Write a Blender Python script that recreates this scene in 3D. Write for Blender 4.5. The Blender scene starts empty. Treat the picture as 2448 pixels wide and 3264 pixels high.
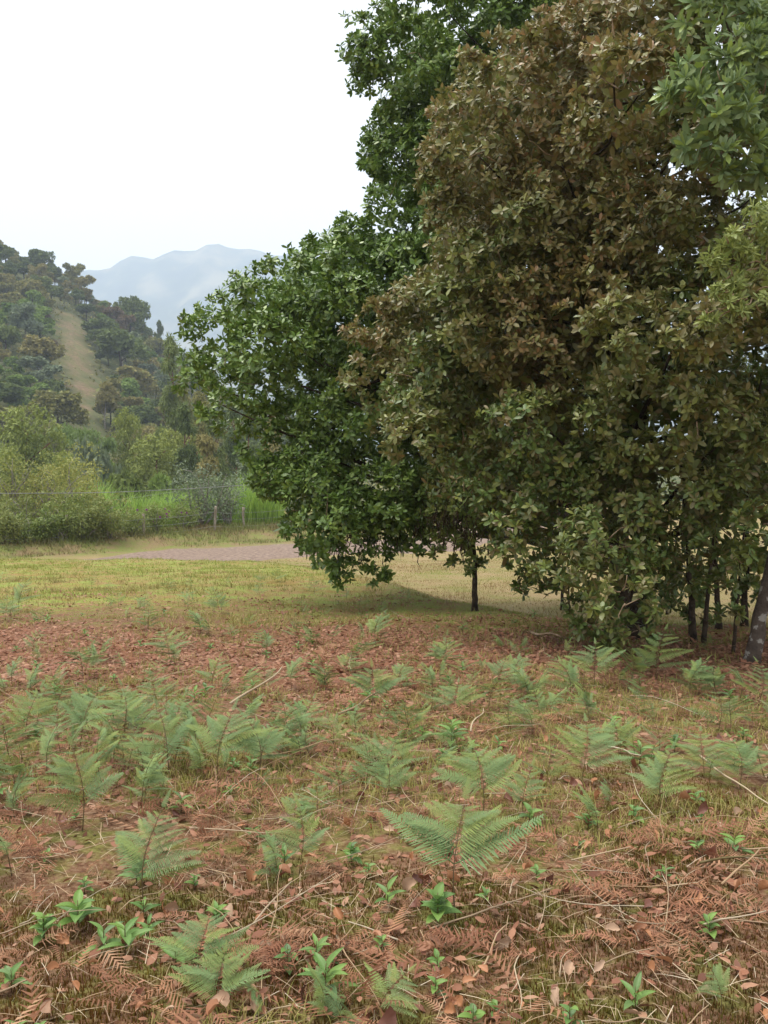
import bpy, math
import numpy as np
from mathutils import Vector, Matrix

# ------------------------------------------------------------------ camera, sky, sun, exposure
SC = bpy.context.scene
COL = SC.collection
RNG = np.random.default_rng(7)
F = 2944.0                       # focal length in pixels of the 2448x3264 photograph
PITCH = math.radians(3.7)
EYE = np.array([0.0, 0.0, 1.6])
cam_d = bpy.data.cameras.new("camera")
cam_d.sensor_width = 36.0
cam_d.lens = 36.0 * F / 3264.0
cam_d.clip_start = 0.05
cam_d.clip_end = 20000
cam = bpy.data.objects.new("camera", cam_d)
COL.objects.link(cam)
cam.location = EYE
cam.rotation_euler = (math.pi / 2 - PITCH, 0, 0)
SC.camera = cam

SUN_EL, SUN_AZ = math.radians(70), math.radians(292)     # azimuth: clockwise from +Y
world = bpy.data.worlds.new("World")
SC.world = world
world.use_nodes = True
wn, wl = world.node_tree.nodes, world.node_tree.links
wn.clear()
w_out = wn.new("ShaderNodeOutputWorld")
w_bg = wn.new("ShaderNodeBackground")
w_sky = wn.new("ShaderNodeTexSky")
w_sky.sky_type = 'NISHITA'
w_sky.sun_disc = False
w_sky.sun_elevation = SUN_EL
w_sky.sun_rotation = SUN_AZ
w_tc = wn.new("ShaderNodeTexCoord")
w_no = wn.new("ShaderNodeTexNoise")
w_no.inputs["Scale"].default_value = 1.6
w_no.inputs["Detail"].default_value = 4
w_rp = wn.new("ShaderNodeValToRGB")                      # overcast deck: almost even white
w_rp.color_ramp.elements[0].color = (0.97, 0.97, 0.965, 1)
w_rp.color_ramp.elements[1].color = (1.0, 1.0, 1.0, 1)
w_sc = wn.new("ShaderNodeVectorMath")
w_sc.operation = 'SCALE'
w_sc.inputs["Scale"].default_value = 3.9
w_mx = wn.new("ShaderNodeMix")
w_mx.data_type = 'RGBA'
w_mx.inputs[0].default_value = 0.97
wl.new(w_tc.outputs["Generated"], w_no.inputs["Vector"])
wl.new(w_no.outputs["Fac"], w_rp.inputs[0])
wl.new(w_rp.outputs[0], w_sc.inputs[0])
wl.new(w_sky.outputs[0], w_mx.inputs[6])
wl.new(w_sc.outputs[0], w_mx.inputs[7])
wl.new(w_mx.outputs[2], w_bg.inputs[0])
w_bg.inputs[1].default_value = 0.1
wl.new(w_bg.outputs[0], w_out.inputs[0])

sun_d = bpy.data.lights.new("sun", 'SUN')
sun_d.energy = 1.5
sun_d.angle = math.radians(40)
sun_d.color = (1.0, 0.96, 0.89)
sun = bpy.data.objects.new("sun", sun_d)
COL.objects.link(sun)
sdir = Vector((math.sin(SUN_AZ) * math.cos(SUN_EL), math.cos(SUN_AZ) * math.cos(SUN_EL), math.sin(SUN_EL)))
sun.rotation_euler = sdir.to_track_quat('Z', 'Y').to_euler()
sun.location = (0, -5, 30)

vs = SC.view_settings
vs.view_transform = 'Standard'
vs.look = 'None'
vs.exposure = 1.88
vs.gamma = 1.0
vs.use_curve_mapping = False
cy = SC.cycles
cy.use_denoising = True
cy.max_bounces = 6
cy.diffuse_bounces = 2
cy.glossy_bounces = 2
cy.transmission_bounces = 3
cy.volume_bounces = 1
cy.transparent_max_bounces = 4
cy.caustics_reflective = False
cy.caustics_refractive = False

# ------------------------------------------------------------------ helpers
FWD = np.array([0, math.cos(PITCH), -math.sin(PITCH)])
UPV = np.array([0, math.sin(PITCH), math.cos(PITCH)])


def ray(u, v):
    d = FWD + np.array([1, 0, 0]) * ((u - 1224) / F) - UPV * ((v - 1632) / F)
    return d / d[1]


def P(u, v, y):                  # the point on the pixel's sight line at distance y
    return EYE + ray(u, v) * y


def nz(x, y, s, seed=0):         # smooth value noise from sines, about -1..1
    r = np.random.default_rng(seed)
    o = 0
    for k in range(6):
        a = r.uniform(0, 6.28)
        f = s * r.uniform(.6, 1.7)
        o = o + np.sin((x * math.cos(a) + y * math.sin(a)) * f + r.uniform(0, 6.28))
    return o / 3.2


def sstep(x, a, b):
    t = np.clip((x - a) / (b - a), 0, 1)
    return t * t * (3 - 2 * t)


def yc(x):                       # crest of the slope
    return np.interp(x, [-40, -9.4, -4.6, -2.4, -.15, 1.2, 2.9, 8, 20], [33, 30, 28.6, 26, 19, 14.4, 11.6, 10.8, 11])


def yfence(x):
    return np.interp(x, [-60, -17, -11, -8.2, -7, -4.5, 5, 12, 22, 90], [10, 37.2, 42.2, 44.6, 46.2, 48.5, 53, 62, 66, 60])


HQ = [-1.2, -.7, -.416, -.334, -.297, -.253, -.226, -.178, -.1, 0, .15, .4, 1.2]
HZ = [88, 83, 66, 55, 46, 36, 30, 18, 6, -4, -3, 8, 20]


def gh(x, y):
    x = np.asarray(x, float)
    y = np.asarray(y, float)
    c = yc(x)
    yy = np.minimum(y, c)
    t = -(0.05 * yy + 0.0005 * yy * np.abs(yy))
    ov = np.maximum(y - c, 0)
    a = t - 0.19 * ov * ov / (ov + 1.2)
    low = -np.clip(1.5 + 0.062 * (y - 18), 1.5, 2.6)
    d = a - low
    near = low + 0.5 * (d + np.sqrt(d * d + 0.02)) - 0.02
    yf = yfence(x)
    near = near + 0.42 * sstep(y, yf - 2.2, yf - .3) - 0.0
    val = np.maximum(y - yf - 5, 0)
    near = near - 0.26 * val * val / (val + 12)
    near = np.maximum(near, -13.0)
    q = x / np.maximum(y, 60)
    H = np.interp(q, HQ, HZ)
    hs = np.clip((y - 130) / 190, 0, 1)
    hill = -13 + (H + 13) * hs - np.maximum(y - 335, 0) * 0.33
    hill = hill + hs * (2.2 * nz(x, y, .045, 3) + 0.9 * nz(x, y, .13, 4))
    far = np.maximum(hill, -24 + 0.006 * y)
    o = np.where(y < 130, near, far)
    o = o + np.where(y < 60, 0.028 * nz(x, y, 3.1, 5) + 0.045 * nz(x, y, .9, 6), 0)
    return o


def gz(x, y):
    return float(gh(x, y))


def G(u, v, y0=1.0, y1=60.0):    # where the pixel's sight line meets the ground
    d = ray(u, v)
    ys = np.linspace(y0, y1, 3000)
    z = 1.6 + d[2] * ys - gh(d[0] * ys, ys)
    k = np.argmax(z < 0) if (z < 0).any() else len(ys) - 1
    return np.array([d[0] * ys[k], ys[k], gz(d[0] * ys[k], ys[k])])


def nrm(a):
    return a / np.maximum(np.linalg.norm(a, axis=-1, keepdims=True), 1e-9)


def fast_mesh(name, V, T, mat, rnd=None, tint=None, smooth=False, fattr=None, pattr=None):
    V = np.ascontiguousarray(V, np.float32)
    T = np.ascontiguousarray(T, np.int32)
    me = bpy.data.meshes.new(name)
    n, m = len(V), len(T)
    me.vertices.add(n)
    me.vertices.foreach_set("co", V.ravel())
    me.loops.add(3 * m)
    me.loops.foreach_set("vertex_index", T.ravel())
    me.polygons.add(m)
    me.polygons.foreach_set("loop_start", np.arange(0, 3 * m, 3, dtype=np.int32))
    if smooth:
        me.polygons.foreach_set("use_smooth", np.ones(m, bool))
    me.update(calc_edges=True)
    for k, val in (("rnd", rnd), ("tint", tint)):
        a = me.attributes.new(k, 'FLOAT', 'FACE')
        if val is not None:
            a.data.foreach_set("value", np.ascontiguousarray(np.broadcast_to(val, (m,)), np.float32))
    for k, val in (pattr or {}).items():
        me.attributes.new(k, 'FLOAT', 'POINT').data.foreach_set("value", np.ascontiguousarray(val, np.float32))
    me.materials.append(mat)
    return me


class MB:
    def __init__(s):
        s.V, s.T, s.R, s.C, s.n = [], [], [], [], 0

    def add(s, V, T, rnd=0.0, tint=0.0):
        s.V.append(np.asarray(V, np.float32))
        s.T.append(np.asarray(T, np.int64) + s.n)
        m = len(T)
        s.R.append(np.broadcast_to(np.asarray(rnd, np.float32), (m,)))
        s.C.append(np.broadcast_to(np.asarray(tint, np.float32), (m,)))
        s.n += len(V)
        return s

    def mesh(s, name, mat, smooth=False, off=None):
        V = np.concatenate(s.V)
        if off is not None:
            V = V - np.asarray(off, np.float32)
        return fast_mesh(name, V, np.concatenate(s.T), mat, np.concatenate(s.R), np.concatenate(s.C), smooth)


def obj(name, data, parent=None, M=None, loc=None):
    o = bpy.data.objects.new(name, data)
    COL.objects.link(o)
    if parent is not None:
        o.parent = parent
    if M is not None:
        o.matrix_basis = M
    elif loc is not None:
        o.location = loc
    return o


def tag(o, label, cat, group=None, kind=None):
    o["label"] = label
    if cat:
        o["category"] = cat
    if group:
        o["group"] = group
    if kind:
        o["kind"] = kind
    return o


def tube(pts, rad, n=6):
    pts = np.asarray(pts, float)
    k = len(pts)
    rad = np.broadcast_to(np.asarray(rad, float), (k,))
    t = nrm(np.gradient(pts, axis=0))
    ref = np.array([0, 0, 1.0]) if abs(t[0][2]) < .9 else np.array([1.0, 0, 0])
    a = nrm(np.cross(t, ref))
    b = np.cross(t, a)
    ph = np.linspace(0, 2 * np.pi, n, endpoint=False)
    V = pts[:, None] + rad[:, None, None] * (a[:, None] * np.cos(ph)[None, :, None] + b[:, None] * np.sin(ph)[None, :, None])
    V = V.reshape(-1, 3)
    T = []
    for i in range(k - 1):
        for j in range(n):
            p, q = i * n + j, i * n + (j + 1) % n
            T += [(p, q, q + n), (p, q + n, p + n)]
    for j in range(1, n - 1):
        T += [(0, j + 1, j), ((k - 1) * n, (k - 1) * n + j, (k - 1) * n + j + 1)]
    return V, np.array(T)


def wob(p0, p1, n, amp, rng, sag=0.0):         # a crooked line between two points
    p0, p1 = np.asarray(p0, float), np.asarray(p1, float)
    t = np.linspace(0, 1, n)[:, None]
    L = np.linalg.norm(p1 - p0)
    kp = rng.normal(0, amp * L * 1.5, (4, 3))
    kp[0] = kp[3] = 0
    o = np.stack([np.interp(t[:, 0], [0, .34, .68, 1], kp[:, j]) for j in range(3)], 1)
    o[1:-1] = (o[:-2] + 2 * o[1:-1] + o[2:]) / 4 + rng.normal(0, amp * L * .12, (n - 2, 3))
    o[:, 2] += (sag * L * np.sin(np.pi * t))[:, 0]
    return p0 + (p1 - p0) * t + o


def leaf8(w=.42, peak=.62, fold=.10, droop=.16):
    xs = [.33, .72]
    V = [(0, 0, 0)]
    for x, s in zip(xs, (.80, 1.0)):
        z = -droop * x * x
        V += [(x, -w / 2 * s, z + fold * w * s * 1.4), (x, 0, z), (x, w / 2 * s, z + fold * w * s * 1.4)]
    V += [(1, 0, -droop)]
    T = [(0, 1, 2), (0, 2, 3), (1, 4, 5), (1, 5, 2), (2, 5, 6), (2, 6, 3), (4, 7, 5), (5, 7, 6)]
    return np.array(V), np.array(T)


def leaf6(w=.42, fold=.10, droop=.16):
    z = lambda x: -droop * x * x
    f = fold * w * 1.4
    V = [(0, 0, 0), (.33, -w * .42, z(.33) + f * .8), (.72, -w * .48, z(.72) + f), (1, 0, -droop), (.72, w * .48, z(.72) + f), (.33, w * .42, z(.33) + f * .8), (.52, 0, z(.52))]
    T = [(0, 1, 6), (1, 2, 6), (2, 3, 6), (3, 4, 6), (4, 5, 6), (5, 0, 6)]
    return np.array(V), np.array(T)


def leaf4(w=.42, droop=.14):
    V = [(0, 0, 0), (.34, -w * .42, -droop * .1), (.34, w * .42, -droop * .1), (.70, -w * .46, -droop * .5), (.70, w * .46, -droop * .5), (1, 0, -droop)]
    T = [(0, 1, 2), (1, 3, 4), (1, 4, 2), (3, 5, 4)]
    return np.array(V), np.array(T)


def leafgrid(w=.5, fold=.1, droop=.2, twist=0., nx=9, ny=5, rng=None, rag=0.):
    V = []
    for i in range(nx):
        t = i / (nx - 1)
        hw = w / 2 * (math.sin(math.pi * min(1, t ** .85 * .97 + .03)) ** .8 if 0 < i < nx - 1 else .0) + .004
        for j in range(ny):
            s = -1 + 2 * j / (ny - 1)
            e = 1 + (rng.normal(0, rag) if rng is not None and abs(s) == 1 else 0)
            y = s * hw * e
            z = -droop * t * t + fold * abs(s) ** 1.5 * hw * 2 + twist * s * t * w + (rng.normal(0, rag * .05) if rng is not None else 0)
            V.append((t, y, z))
    T = []
    for i in range(nx - 1):
        for j in range(ny - 1):
            a = i * ny + j
            T += [(a, a + ny, a + ny + 1), (a, a + ny + 1, a + 1)]
    return np.array(V), np.array(T)


def frames(d, n):                # leaf axes: along d, face normal n
    d = nrm(d)
    y = nrm(np.cross(n, d))
    z = np.cross(d, y)
    return np.stack([d, y, z], axis=1)            # rows


def spread(tmpl, pos, fr, size):
    V, T = tmpl
    N = len(pos)
    W = np.einsum('kc,ncd->nkd', V, fr) * np.asarray(size)[:, None, None] + pos[:, None]
    TT = (T[None] + (np.arange(N) * len(V))[:, None, None]).reshape(-1, 3)
    return W.reshape(-1, 3), TT


def rosettes(c, ax, nl, rng, L=(.10, .15), th=(30, 100)):
    """leaf positions, frames and sizes for rosettes at c with axis ax, nl leaves each"""
    N = len(c)
    ax = nrm(ax)
    ref = np.where(np.abs(ax[:, 2:3]) < .9, np.array([[0, 0, 1.0]]), np.array([[1.0, 0, 0]]))
    e1 = nrm(np.cross(ax, ref))
    e2 = np.cross(ax, e1)
    k = np.arange(nl)[None]
    phi = rng.uniform(0, 6.28, (N, 1)) + k * 2.39996 + rng.normal(0, .25, (N, nl))
    thr = np.radians(th[0] + (th[1] - th[0]) * (k + .5) / nl + rng.normal(0, 9, (N, nl)))
    s, cth = np.sin(thr)[..., None], np.cos(thr)[..., None]
    d = cth * ax[:, None] + s * (np.cos(phi)[..., None] * e1[:, None] + np.sin(phi)[..., None] * e2[:, None])
    nn = ax[:, None] - (ax[:, None] * d).sum(-1, keepdims=True) * d + rng.normal(0, .22, d.shape)
    base = c[:, None] - ax[:, None] * (.03 * k[..., None] / nl)
    size = rng.uniform(L[0], L[1], (N, nl)) * (.72 + .28 * (k + 1) / nl) * rng.uniform(.8, 1.15, (N, 1))
    return base.reshape(-1, 3), frames(d.reshape(-1, 3), nn.reshape(-1, 3)), size.ravel()


def lobes_to_rosettes(lobes, rng, dens, sub=.42, up=.55):
    """clumps of rosettes on the surface of each lobe (x,y,z,r)"""
    C, A = [], []
    for (x, y, z, r) in lobes:
        c0 = np.array([x, y, z])
        ns = max(4, int(13 * (r / .6) ** .6))
        d = nrm(rng.normal(0, 1, (ns, 3)) + np.array([0, -.25, .15]))
        cen = c0 + d * r * rng.uniform(.55, .85, (ns, 1)) * np.array([1.1, 1, .85])
        rs = r * sub * rng.uniform(.7, 1.25, ns)
        for cc, rr, dd in zip(cen, rs, d):
            n = max(3, int(dens * rr * rr * 4 * rng.uniform(.7, 1.3)))
            e = nrm(rng.normal(0, 1, (n, 3)) + dd * .75 + np.array([0, 0, .25]))
            p = cc + e * rr * rng.uniform(.55, 1.08, (n, 1)) * np.array([1.1, 1.1, .8])
            C.append(p)
            A.append(nrm(e * .8 + np.array([0, 0, up]) + rng.normal(0, .3, (n, 3))))
    return np.concatenate(C), np.concatenate(A)


def inside(poly, u, v):
    poly = np.asarray(poly, float)
    r = False
    j = len(poly) - 1
    for i in range(len(poly)):
        if (poly[i][1] > v) != (poly[j][1] > v) and u < (poly[j][0] - poly[i][0]) * (v - poly[i][1]) / (poly[j][1] - poly[i][1]) + poly[i][0]:
            r = not r
        j = i
    return r


def edge_dist(poly, u, v):
    poly = np.asarray(poly, float)
    a, b = poly, np.roll(poly, -1, axis=0)
    p = np.array([u, v])
    t = np.clip(((p - a) * (b - a)).sum(1) / np.maximum(((b - a) ** 2).sum(1), 1e-6), 0, 1)
    return np.sqrt(((a + (b - a) * t[:, None] - p) ** 2).sum(1)).min()


def fill_lobes(poly, depth, spacing, rmax, rng, jit=.4, holes=(), rmin=34):
    """bough volumes that fill a crown outline at its real distance"""
    poly = np.asarray(poly, float)
    lo, hi = poly.min(0), poly.max(0)
    pts = []
    for _ in range(5000):
        u, v = rng.uniform(lo[0], hi[0]), rng.uniform(lo[1], hi[1])
        if not inside(poly, u, v):
            continue
        if any((u - h[0]) ** 2 + (v - h[1]) ** 2 < (h[2] + 40) ** 2 for h in holes):
            continue
        e = edge_dist(poly, u, v)
        r = min(rmax * rng.uniform(.75, 1.2), e * .95 + 6)
        for h in holes:
            r = min(r, math.hypot(u - h[0], v - h[1]) - h[2])
        if r < rmin:
            continue
        sp = spacing * (.55 + .45 * r / rmax)
        if any((u - a) ** 2 + (v - b) ** 2 < (sp * .5 + .5 * s) ** 2 for a, b, s, _, _ in pts):
            continue
        pts.append((u, v, sp, r, 0))
    out = []
    for u, v, _, r, _ in pts:
        y = depth(u, v) + rng.normal(0, jit)
        p = P(u, v, y)
        out.append((p[0], p[1], p[2], r * y / F))
    return out


# ------------------------------------------------------------------ materials
def new_mat(name):
    m = bpy.data.materials.new(name)
    m.use_nodes = True
    m.node_tree.nodes.clear()
    return m, m.node_tree.nodes, m.node_tree.links


def ramp_node(n, cols):
    r = n.new("ShaderNodeValToRGB")
    e = r.color_ramp.elements
    k = len(cols)
    e[0].position, e[0].color = 0, (*cols[0], 1)
    e[1].position, e[1].color = 1, (*cols[-1], 1)
    for i in range(1, k - 1):
        x = e.new(i / (k - 1))
        x.color = (*cols[i], 1)
    return r


def leaf_mat(name, cols, cols2=None, rough=.45, transl=.25, spec=.4, objrand=1.0):
    m, n, l = new_mat(name)
    out = n.new("ShaderNodeOutputMaterial")
    at = n.new("ShaderNodeAttribute")
    at.attribute_name = "rnd"
    oi = n.new("ShaderNodeObjectInfo")
    mu = n.new("ShaderNodeMath")
    mu.operation = 'MULTIPLY_ADD'
    mu.inputs[1].default_value = objrand
    l.new(oi.outputs["Random"], mu.inputs[0])
    l.new(at.outputs["Fac"], mu.inputs[2])
    fr = n.new("ShaderNodeMath")
    fr.operation = 'FRACT'
    l.new(mu.outputs[0], fr.inputs[0])
    r1 = ramp_node(n, cols)
    l.new(fr.outputs[0], r1.inputs[0])
    c = r1.outputs[0]
    if cols2:
        r2 = ramp_node(n, cols2)
        l.new(fr.outputs[0], r2.inputs[0])
        a2 = n.new("ShaderNodeAttribute")
        a2.attribute_name = "tint"
        mx = n.new("ShaderNodeMix")
        mx.data_type = 'RGBA'
        l.new(a2.outputs["Fac"], mx.inputs[0])
        l.new(c, mx.inputs[6])
        l.new(r2.outputs[0], mx.inputs[7])
        c = mx.outputs[2]
    b = n.new("ShaderNodeBsdfPrincipled")
    b.inputs["Roughness"].default_value = rough
    b.inputs["Specular IOR Level"].default_value = spec
    l.new(c, b.inputs["Base Color"])
    s = b.outputs[0]
    if transl > 0:
        t = n.new("ShaderNodeBsdfTranslucent")
        l.new(c, t.inputs[0])
        ms = n.new("ShaderNodeMixShader")
        ms.inputs[0].default_value = transl
        l.new(s, ms.inputs[1])
        l.new(t.outputs[0], ms.inputs[2])
        s = ms.outputs[0]
    l.new(s, out.inputs[0])
    return m


def noise_mat(name, cols, scale=5, detail=5, rough=.9, bump=.3, bscale=None, coords="Object", pos=None, spec=.2):
    m, n, l = new_mat(name)
    out = n.new("ShaderNodeOutputMaterial")
    tc = n.new("ShaderNodeTexCoord")
    no = n.new("ShaderNodeTexNoise")
    no.inputs["Scale"].default_value = scale
    no.inputs["Detail"].default_value = detail
    l.new(tc.outputs[coords], no.inputs["Vector"])
    r = ramp_node(n, cols)
    k = len(cols)
    for i, e in enumerate(r.color_ramp.elements):
        e.position = pos[i] if pos else .3 + .4 * i / (k - 1)
    l.new(no.outputs["Fac"], r.inputs[0])
    b = n.new("ShaderNodeBsdfPrincipled")
    b.inputs["Roughness"].default_value = rough
    b.inputs["Specular IOR Level"].default_value = spec
    l.new(r.outputs[0], b.inputs["Base Color"])
    if bump:
        n2 = n.new("ShaderNodeTexNoise")
        n2.inputs["Scale"].default_value = bscale or scale * 4
        n2.inputs["Detail"].default_value = 6
        l.new(tc.outputs[coords], n2.inputs["Vector"])
        bp = n.new("ShaderNodeBump")
        bp.inputs["Strength"].default_value = bump
        bp.inputs["Distance"].default_value = .05
        l.new(n2.outputs["Fac"], bp.inputs["Height"])
        l.new(bp.outputs[0], b.inputs["Normal"])
    l.new(b.outputs[0], out.inputs[0])
    return m


M = {}
M["oak_green"] = leaf_mat("oak_green", [(0.062, 0.118, 0.022), (0.092, 0.162, 0.028), (0.138, 0.228, 0.042), (0.104, 0.180, 0.034), (0.229, 0.322, 0.061), (0.076, 0.133, 0.026)], rough=.38, transl=.1, spec=.5)
M["oak_bronze"] = leaf_mat("oak_bronze", [(.085, .14, .034), (.13, .195, .044), (.19, .245, .055), (.24, .26, .058), (.105, .165, .042), (.20, .15, .06)],
                           [(.21, .18, .07), (.29, .215, .08), (.33, .27, .075), (.21, .215, .07), (.33, .185, .085), (.18, .20, .07)], rough=.42, transl=.2, spec=.45)
M["paddle"] = leaf_mat("paddle", [(0.094, 0.132, 0.066), (0.132, 0.176, 0.094), (0.176, 0.220, 0.121), (0.110, 0.154, 0.083), (0.198, 0.264, 0.088)], rough=.42, transl=.15)
M["paddle"] = leaf_mat("paddle", [(0.144, 0.218, 0.089), (0.202, 0.292, 0.121), (0.265, 0.347, 0.153), (0.184, 0.255, 0.114), (0.305, 0.401, 0.081)], rough=.42, transl=.25)
M["lime"] = leaf_mat("lime", [(0.171, 0.225, 0.066), (0.238, 0.291, 0.079), (0.305, 0.344, 0.099), (0.198, 0.251, 0.079)], rough=.45, transl=.3)
M["bark_dark"] = noise_mat("bark_dark", [(.018, .013, .01), (.05, .036, .026), (.085, .065, .045)], 9, 6, .95, .6)
M["bark_lichen"] = noise_mat("bark_lichen", [(.055, .042, .034), (.095, .075, .06), (.27, .255, .23)], 10, 4, .95, .5, pos=[.3, .57, .60])
M["bark_tan"] = noise_mat("bark_tan", [(.14, .09, .055), (.26, .18, .11), (.34, .26, .18)], 14, 4, .9, .3)
M["bark_grey"] = noise_mat("bark_grey", [(.10, .085, .07), (.25, .22, .19), (.36, .33, .29)], 6, 5, .9, .4)
M["bark_red"] = noise_mat("bark_red", [(.10, .045, .028), (.2, .09, .055)], 3, 5, .9, .3)
M["hang_moss"] = leaf_mat("hang_moss", [(.03, .02, .014), (.055, .034, .022), (.075, .05, .03)], rough=.9, transl=.2, spec=.1)
FERN = [(.165, .25, .10), (.185, .275, .115), (.22, .295, .10), (.27, .325, .09), (.19, .27, .125), (.165, .24, .11)]
M["fern"] = leaf_mat("fern", FERN, rough=.6, transl=.32, spec=.25, objrand=.55)
M["fern_dead"] = leaf_mat("fern_dead", [(0.237, 0.109, 0.065), (0.312, 0.147, 0.084), (0.388, 0.205, 0.115), (0.275, 0.125, 0.074), (0.450, 0.269, 0.162)], rough=.8, transl=.25, spec=.15)
M["fern_stem"] = leaf_mat("fern_stem", [(.08, .05, .022), (.12, .09, .03), (.10, .06, .03)], rough=.6, transl=0)
M["weed"] = leaf_mat("weed", [(0.115, 0.216, 0.061), (0.161, 0.281, 0.072), (0.207, 0.335, 0.077), (0.127, 0.205, 0.088)], rough=.5, transl=.3)
M["litter"] = leaf_mat("litter", [(.23, .10, .058), (.32, .155, .09), (.37, .21, .13), (.17, .072, .045), (.28, .12, .066), (.20, .085, .05)], rough=.7, transl=.12, spec=.3)
M["leaf_tan"] = leaf_mat("leaf_tan", [(.36, .22, .14), (.44, .30, .20), (.40, .27, .19)], rough=.65, transl=.1, spec=.3)
M["leaf_orange"] = leaf_mat("leaf_orange", [(.33, .15, .07), (.40, .19, .09), (.36, .17, .09)], rough=.55, transl=.1, spec=.35)
M["leaf_russet"] = leaf_mat("leaf_russet", [(.17, .065, .04), (.22, .085, .05), (.13, .055, .04)], rough=.5, transl=.1, spec=.4)
M["straw"] = leaf_mat("straw", [(0.448, 0.325, 0.190), (0.358, 0.235, 0.134), (0.515, 0.414, 0.280), (0.291, 0.190, 0.112), (0.560, 0.482, 0.358)], rough=.7, transl=.1, spec=.3)
M["grass"] = leaf_mat("grass", [(0.237, 0.234, 0.054), (0.188, 0.223, 0.049), (0.325, 0.279, 0.076), (0.375, 0.290, 0.108), (0.250, 0.268, 0.059), (0.450, 0.324, 0.151)], rough=.6, transl=.3, spec=.25)
M["lawn"] = leaf_mat("lawn", [(.23, .27, .06), (.28, .30, .075), (.19, .25, .05), (.32, .30, .09), (.25, .28, .065)],
                     [(.27, .19, .085), (.23, .20, .07), (.31, .20, .10), (.25, .145, .08), (.29, .24, .10)], rough=.7, transl=.3, spec=.15)
M["moss"] = leaf_mat("moss", [(0.097, 0.074, 0.013), (0.136, 0.052, 0.016), (0.166, 0.130, 0.021), (0.117, 0.043, 0.014), (0.083, 0.074, 0.014), (0.204, 0.165, 0.029)], rough=.8, transl=.3, spec=.15)
M["cane"] = leaf_mat("cane", [(0.235, 0.386, 0.068), (0.304, 0.456, 0.083), (0.372, 0.510, 0.110), (0.206, 0.331, 0.068)], rough=.5, transl=.35)
M["verge"] = leaf_mat("verge", [(.15, .19, .05), (.19, .22, .06), (.12, .16, .045)], [(.20, .14, .075), (.16, .10, .06), (.26, .20, .10)], rough=.7, transl=.25, spec=.15)
M["hedge"] = leaf_mat("hedge", [(0.107, 0.163, 0.038), (0.145, 0.212, 0.049), (0.200, 0.255, 0.060), (0.159, 0.198, 0.054), (0.239, 0.270, 0.075)],
                      [(0.279, 0.296, 0.064), (0.346, 0.332, 0.081), (0.225, 0.270, 0.060), (0.398, 0.339, 0.098)], rough=.6, transl=.3)
M["far_dark"] = leaf_mat("far_dark", [(0.094, 0.132, 0.035), (0.130, 0.170, 0.045), (0.168, 0.205, 0.055)], rough=.7, transl=.15, spec=.2)
M["far_olive"] = leaf_mat("far_olive", [(0.186, 0.195, 0.055), (0.238, 0.220, 0.066), (0.274, 0.233, 0.078), (0.200, 0.220, 0.063)], rough=.7, transl=.15, spec=.2)
M["far_green"] = leaf_mat("far_green", [(0.135, 0.209, 0.048), (0.179, 0.259, 0.059), (0.225, 0.307, 0.072)], rough=.7, transl=.15, spec=.2)
M["far_rust"] = leaf_mat("far_rust", [(.169, .117, .065), (.143, .111, .058), (.195, .130, .078)], rough=.7, transl=.15, spec=.2)
M["euca"] = leaf_mat("euca", [(0.126, 0.162, 0.043), (0.170, 0.211, 0.050), (0.148, 0.187, 0.052)], [(0.236, 0.276, 0.052), (0.280, 0.308, 0.063), (0.213, 0.259, 0.056)], rough=.6, transl=.2, spec=.25)
M["umbrella"] = leaf_mat("umbrella", [(0.138, 0.206, 0.062), (0.179, 0.256, 0.072), (0.221, 0.289, 0.090)], rough=.6, transl=.25)
M["silver"] = leaf_mat("silver", [(0.165, 0.207, 0.117), (0.207, 0.254, 0.144), (0.138, 0.179, 0.097)], rough=.6, transl=.2)
M["post"] = noise_mat("post", [(0.150, 0.124, 0.090), (0.255, 0.217, 0.165), (0.315, 0.285, 0.232)], 9, 5, .9, .5)
M["wire"] = noise_mat("wire", [(0.188, 0.188, 0.188), (0.300, 0.300, 0.300)], 3, 2, .5, 0)
M["flower"] = leaf_mat("flower", [(0.225, 0.045, 0.225), (0.270, 0.060, 0.255)], rough=.6, transl=.3)

# ------------------------------------------------------------------ ground sheet
def geo_axis(a, b, s0, grow, smax):
    o = [a]
    s = s0
    while o[-1] < b:
        o.append(o[-1] + s)
        s = min(s * grow, smax)
    return o


ys = [-60, -40, -25, -15, -9, -5, -2.5, -1] + geo_axis(0, 3500, .12, 1.019, 90)
xr = geo_axis(0, 2600, .14, 1.043, 110)
xs = sorted([-a for a in xr[1:]] + xr)
X, Y = np.meshgrid(np.array(xs), np.array(ys))
Z = gh(X, Y)
nx, ny = len(xs), len(ys)
ii = (np.arange(ny - 1)[:, None] * nx + np.arange(nx - 1)[None]).ravel()
T = np.concatenate([np.stack([ii, ii + 1, ii + nx + 1], 1), np.stack([ii, ii + nx + 1, ii + nx], 1)])


def clear_dist(x, y):            # distance from the bare strip that runs up the hillside
    cx = np.interp(y, [195, 205, 240, 285], [-62.5, -66.3, -79.6, -95.6])
    w = np.interp(y, [190, 206, 240, 278, 287], [.2, 1.7, 2.8, 2.4, .5])
    return np.where((y > 192) & (y < 287), np.abs(x - cx) - w, 99.0)


def litter_zone(x, y):           # reddish leaf litter and bare soil
    l = np.exp(-(((x + 4.2) / 3.4) ** 2 + ((y - 9.0) / 2.3) ** 2)) * 1.15
    t = np.exp(-(((x - 4.2) / 4.2) ** 2 + ((y - 10.6) / 2.9) ** 2)) * 1.45
    mid = np.exp(-(((x + .2) / 2.8) ** 2 + ((y - 9.8) / 2.5) ** 2)) * 1.1
    return np.clip(np.maximum(np.maximum(l, t), mid) + .25 * nz(x, y, 1.7, 11) - .05, 0, 1)


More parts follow.
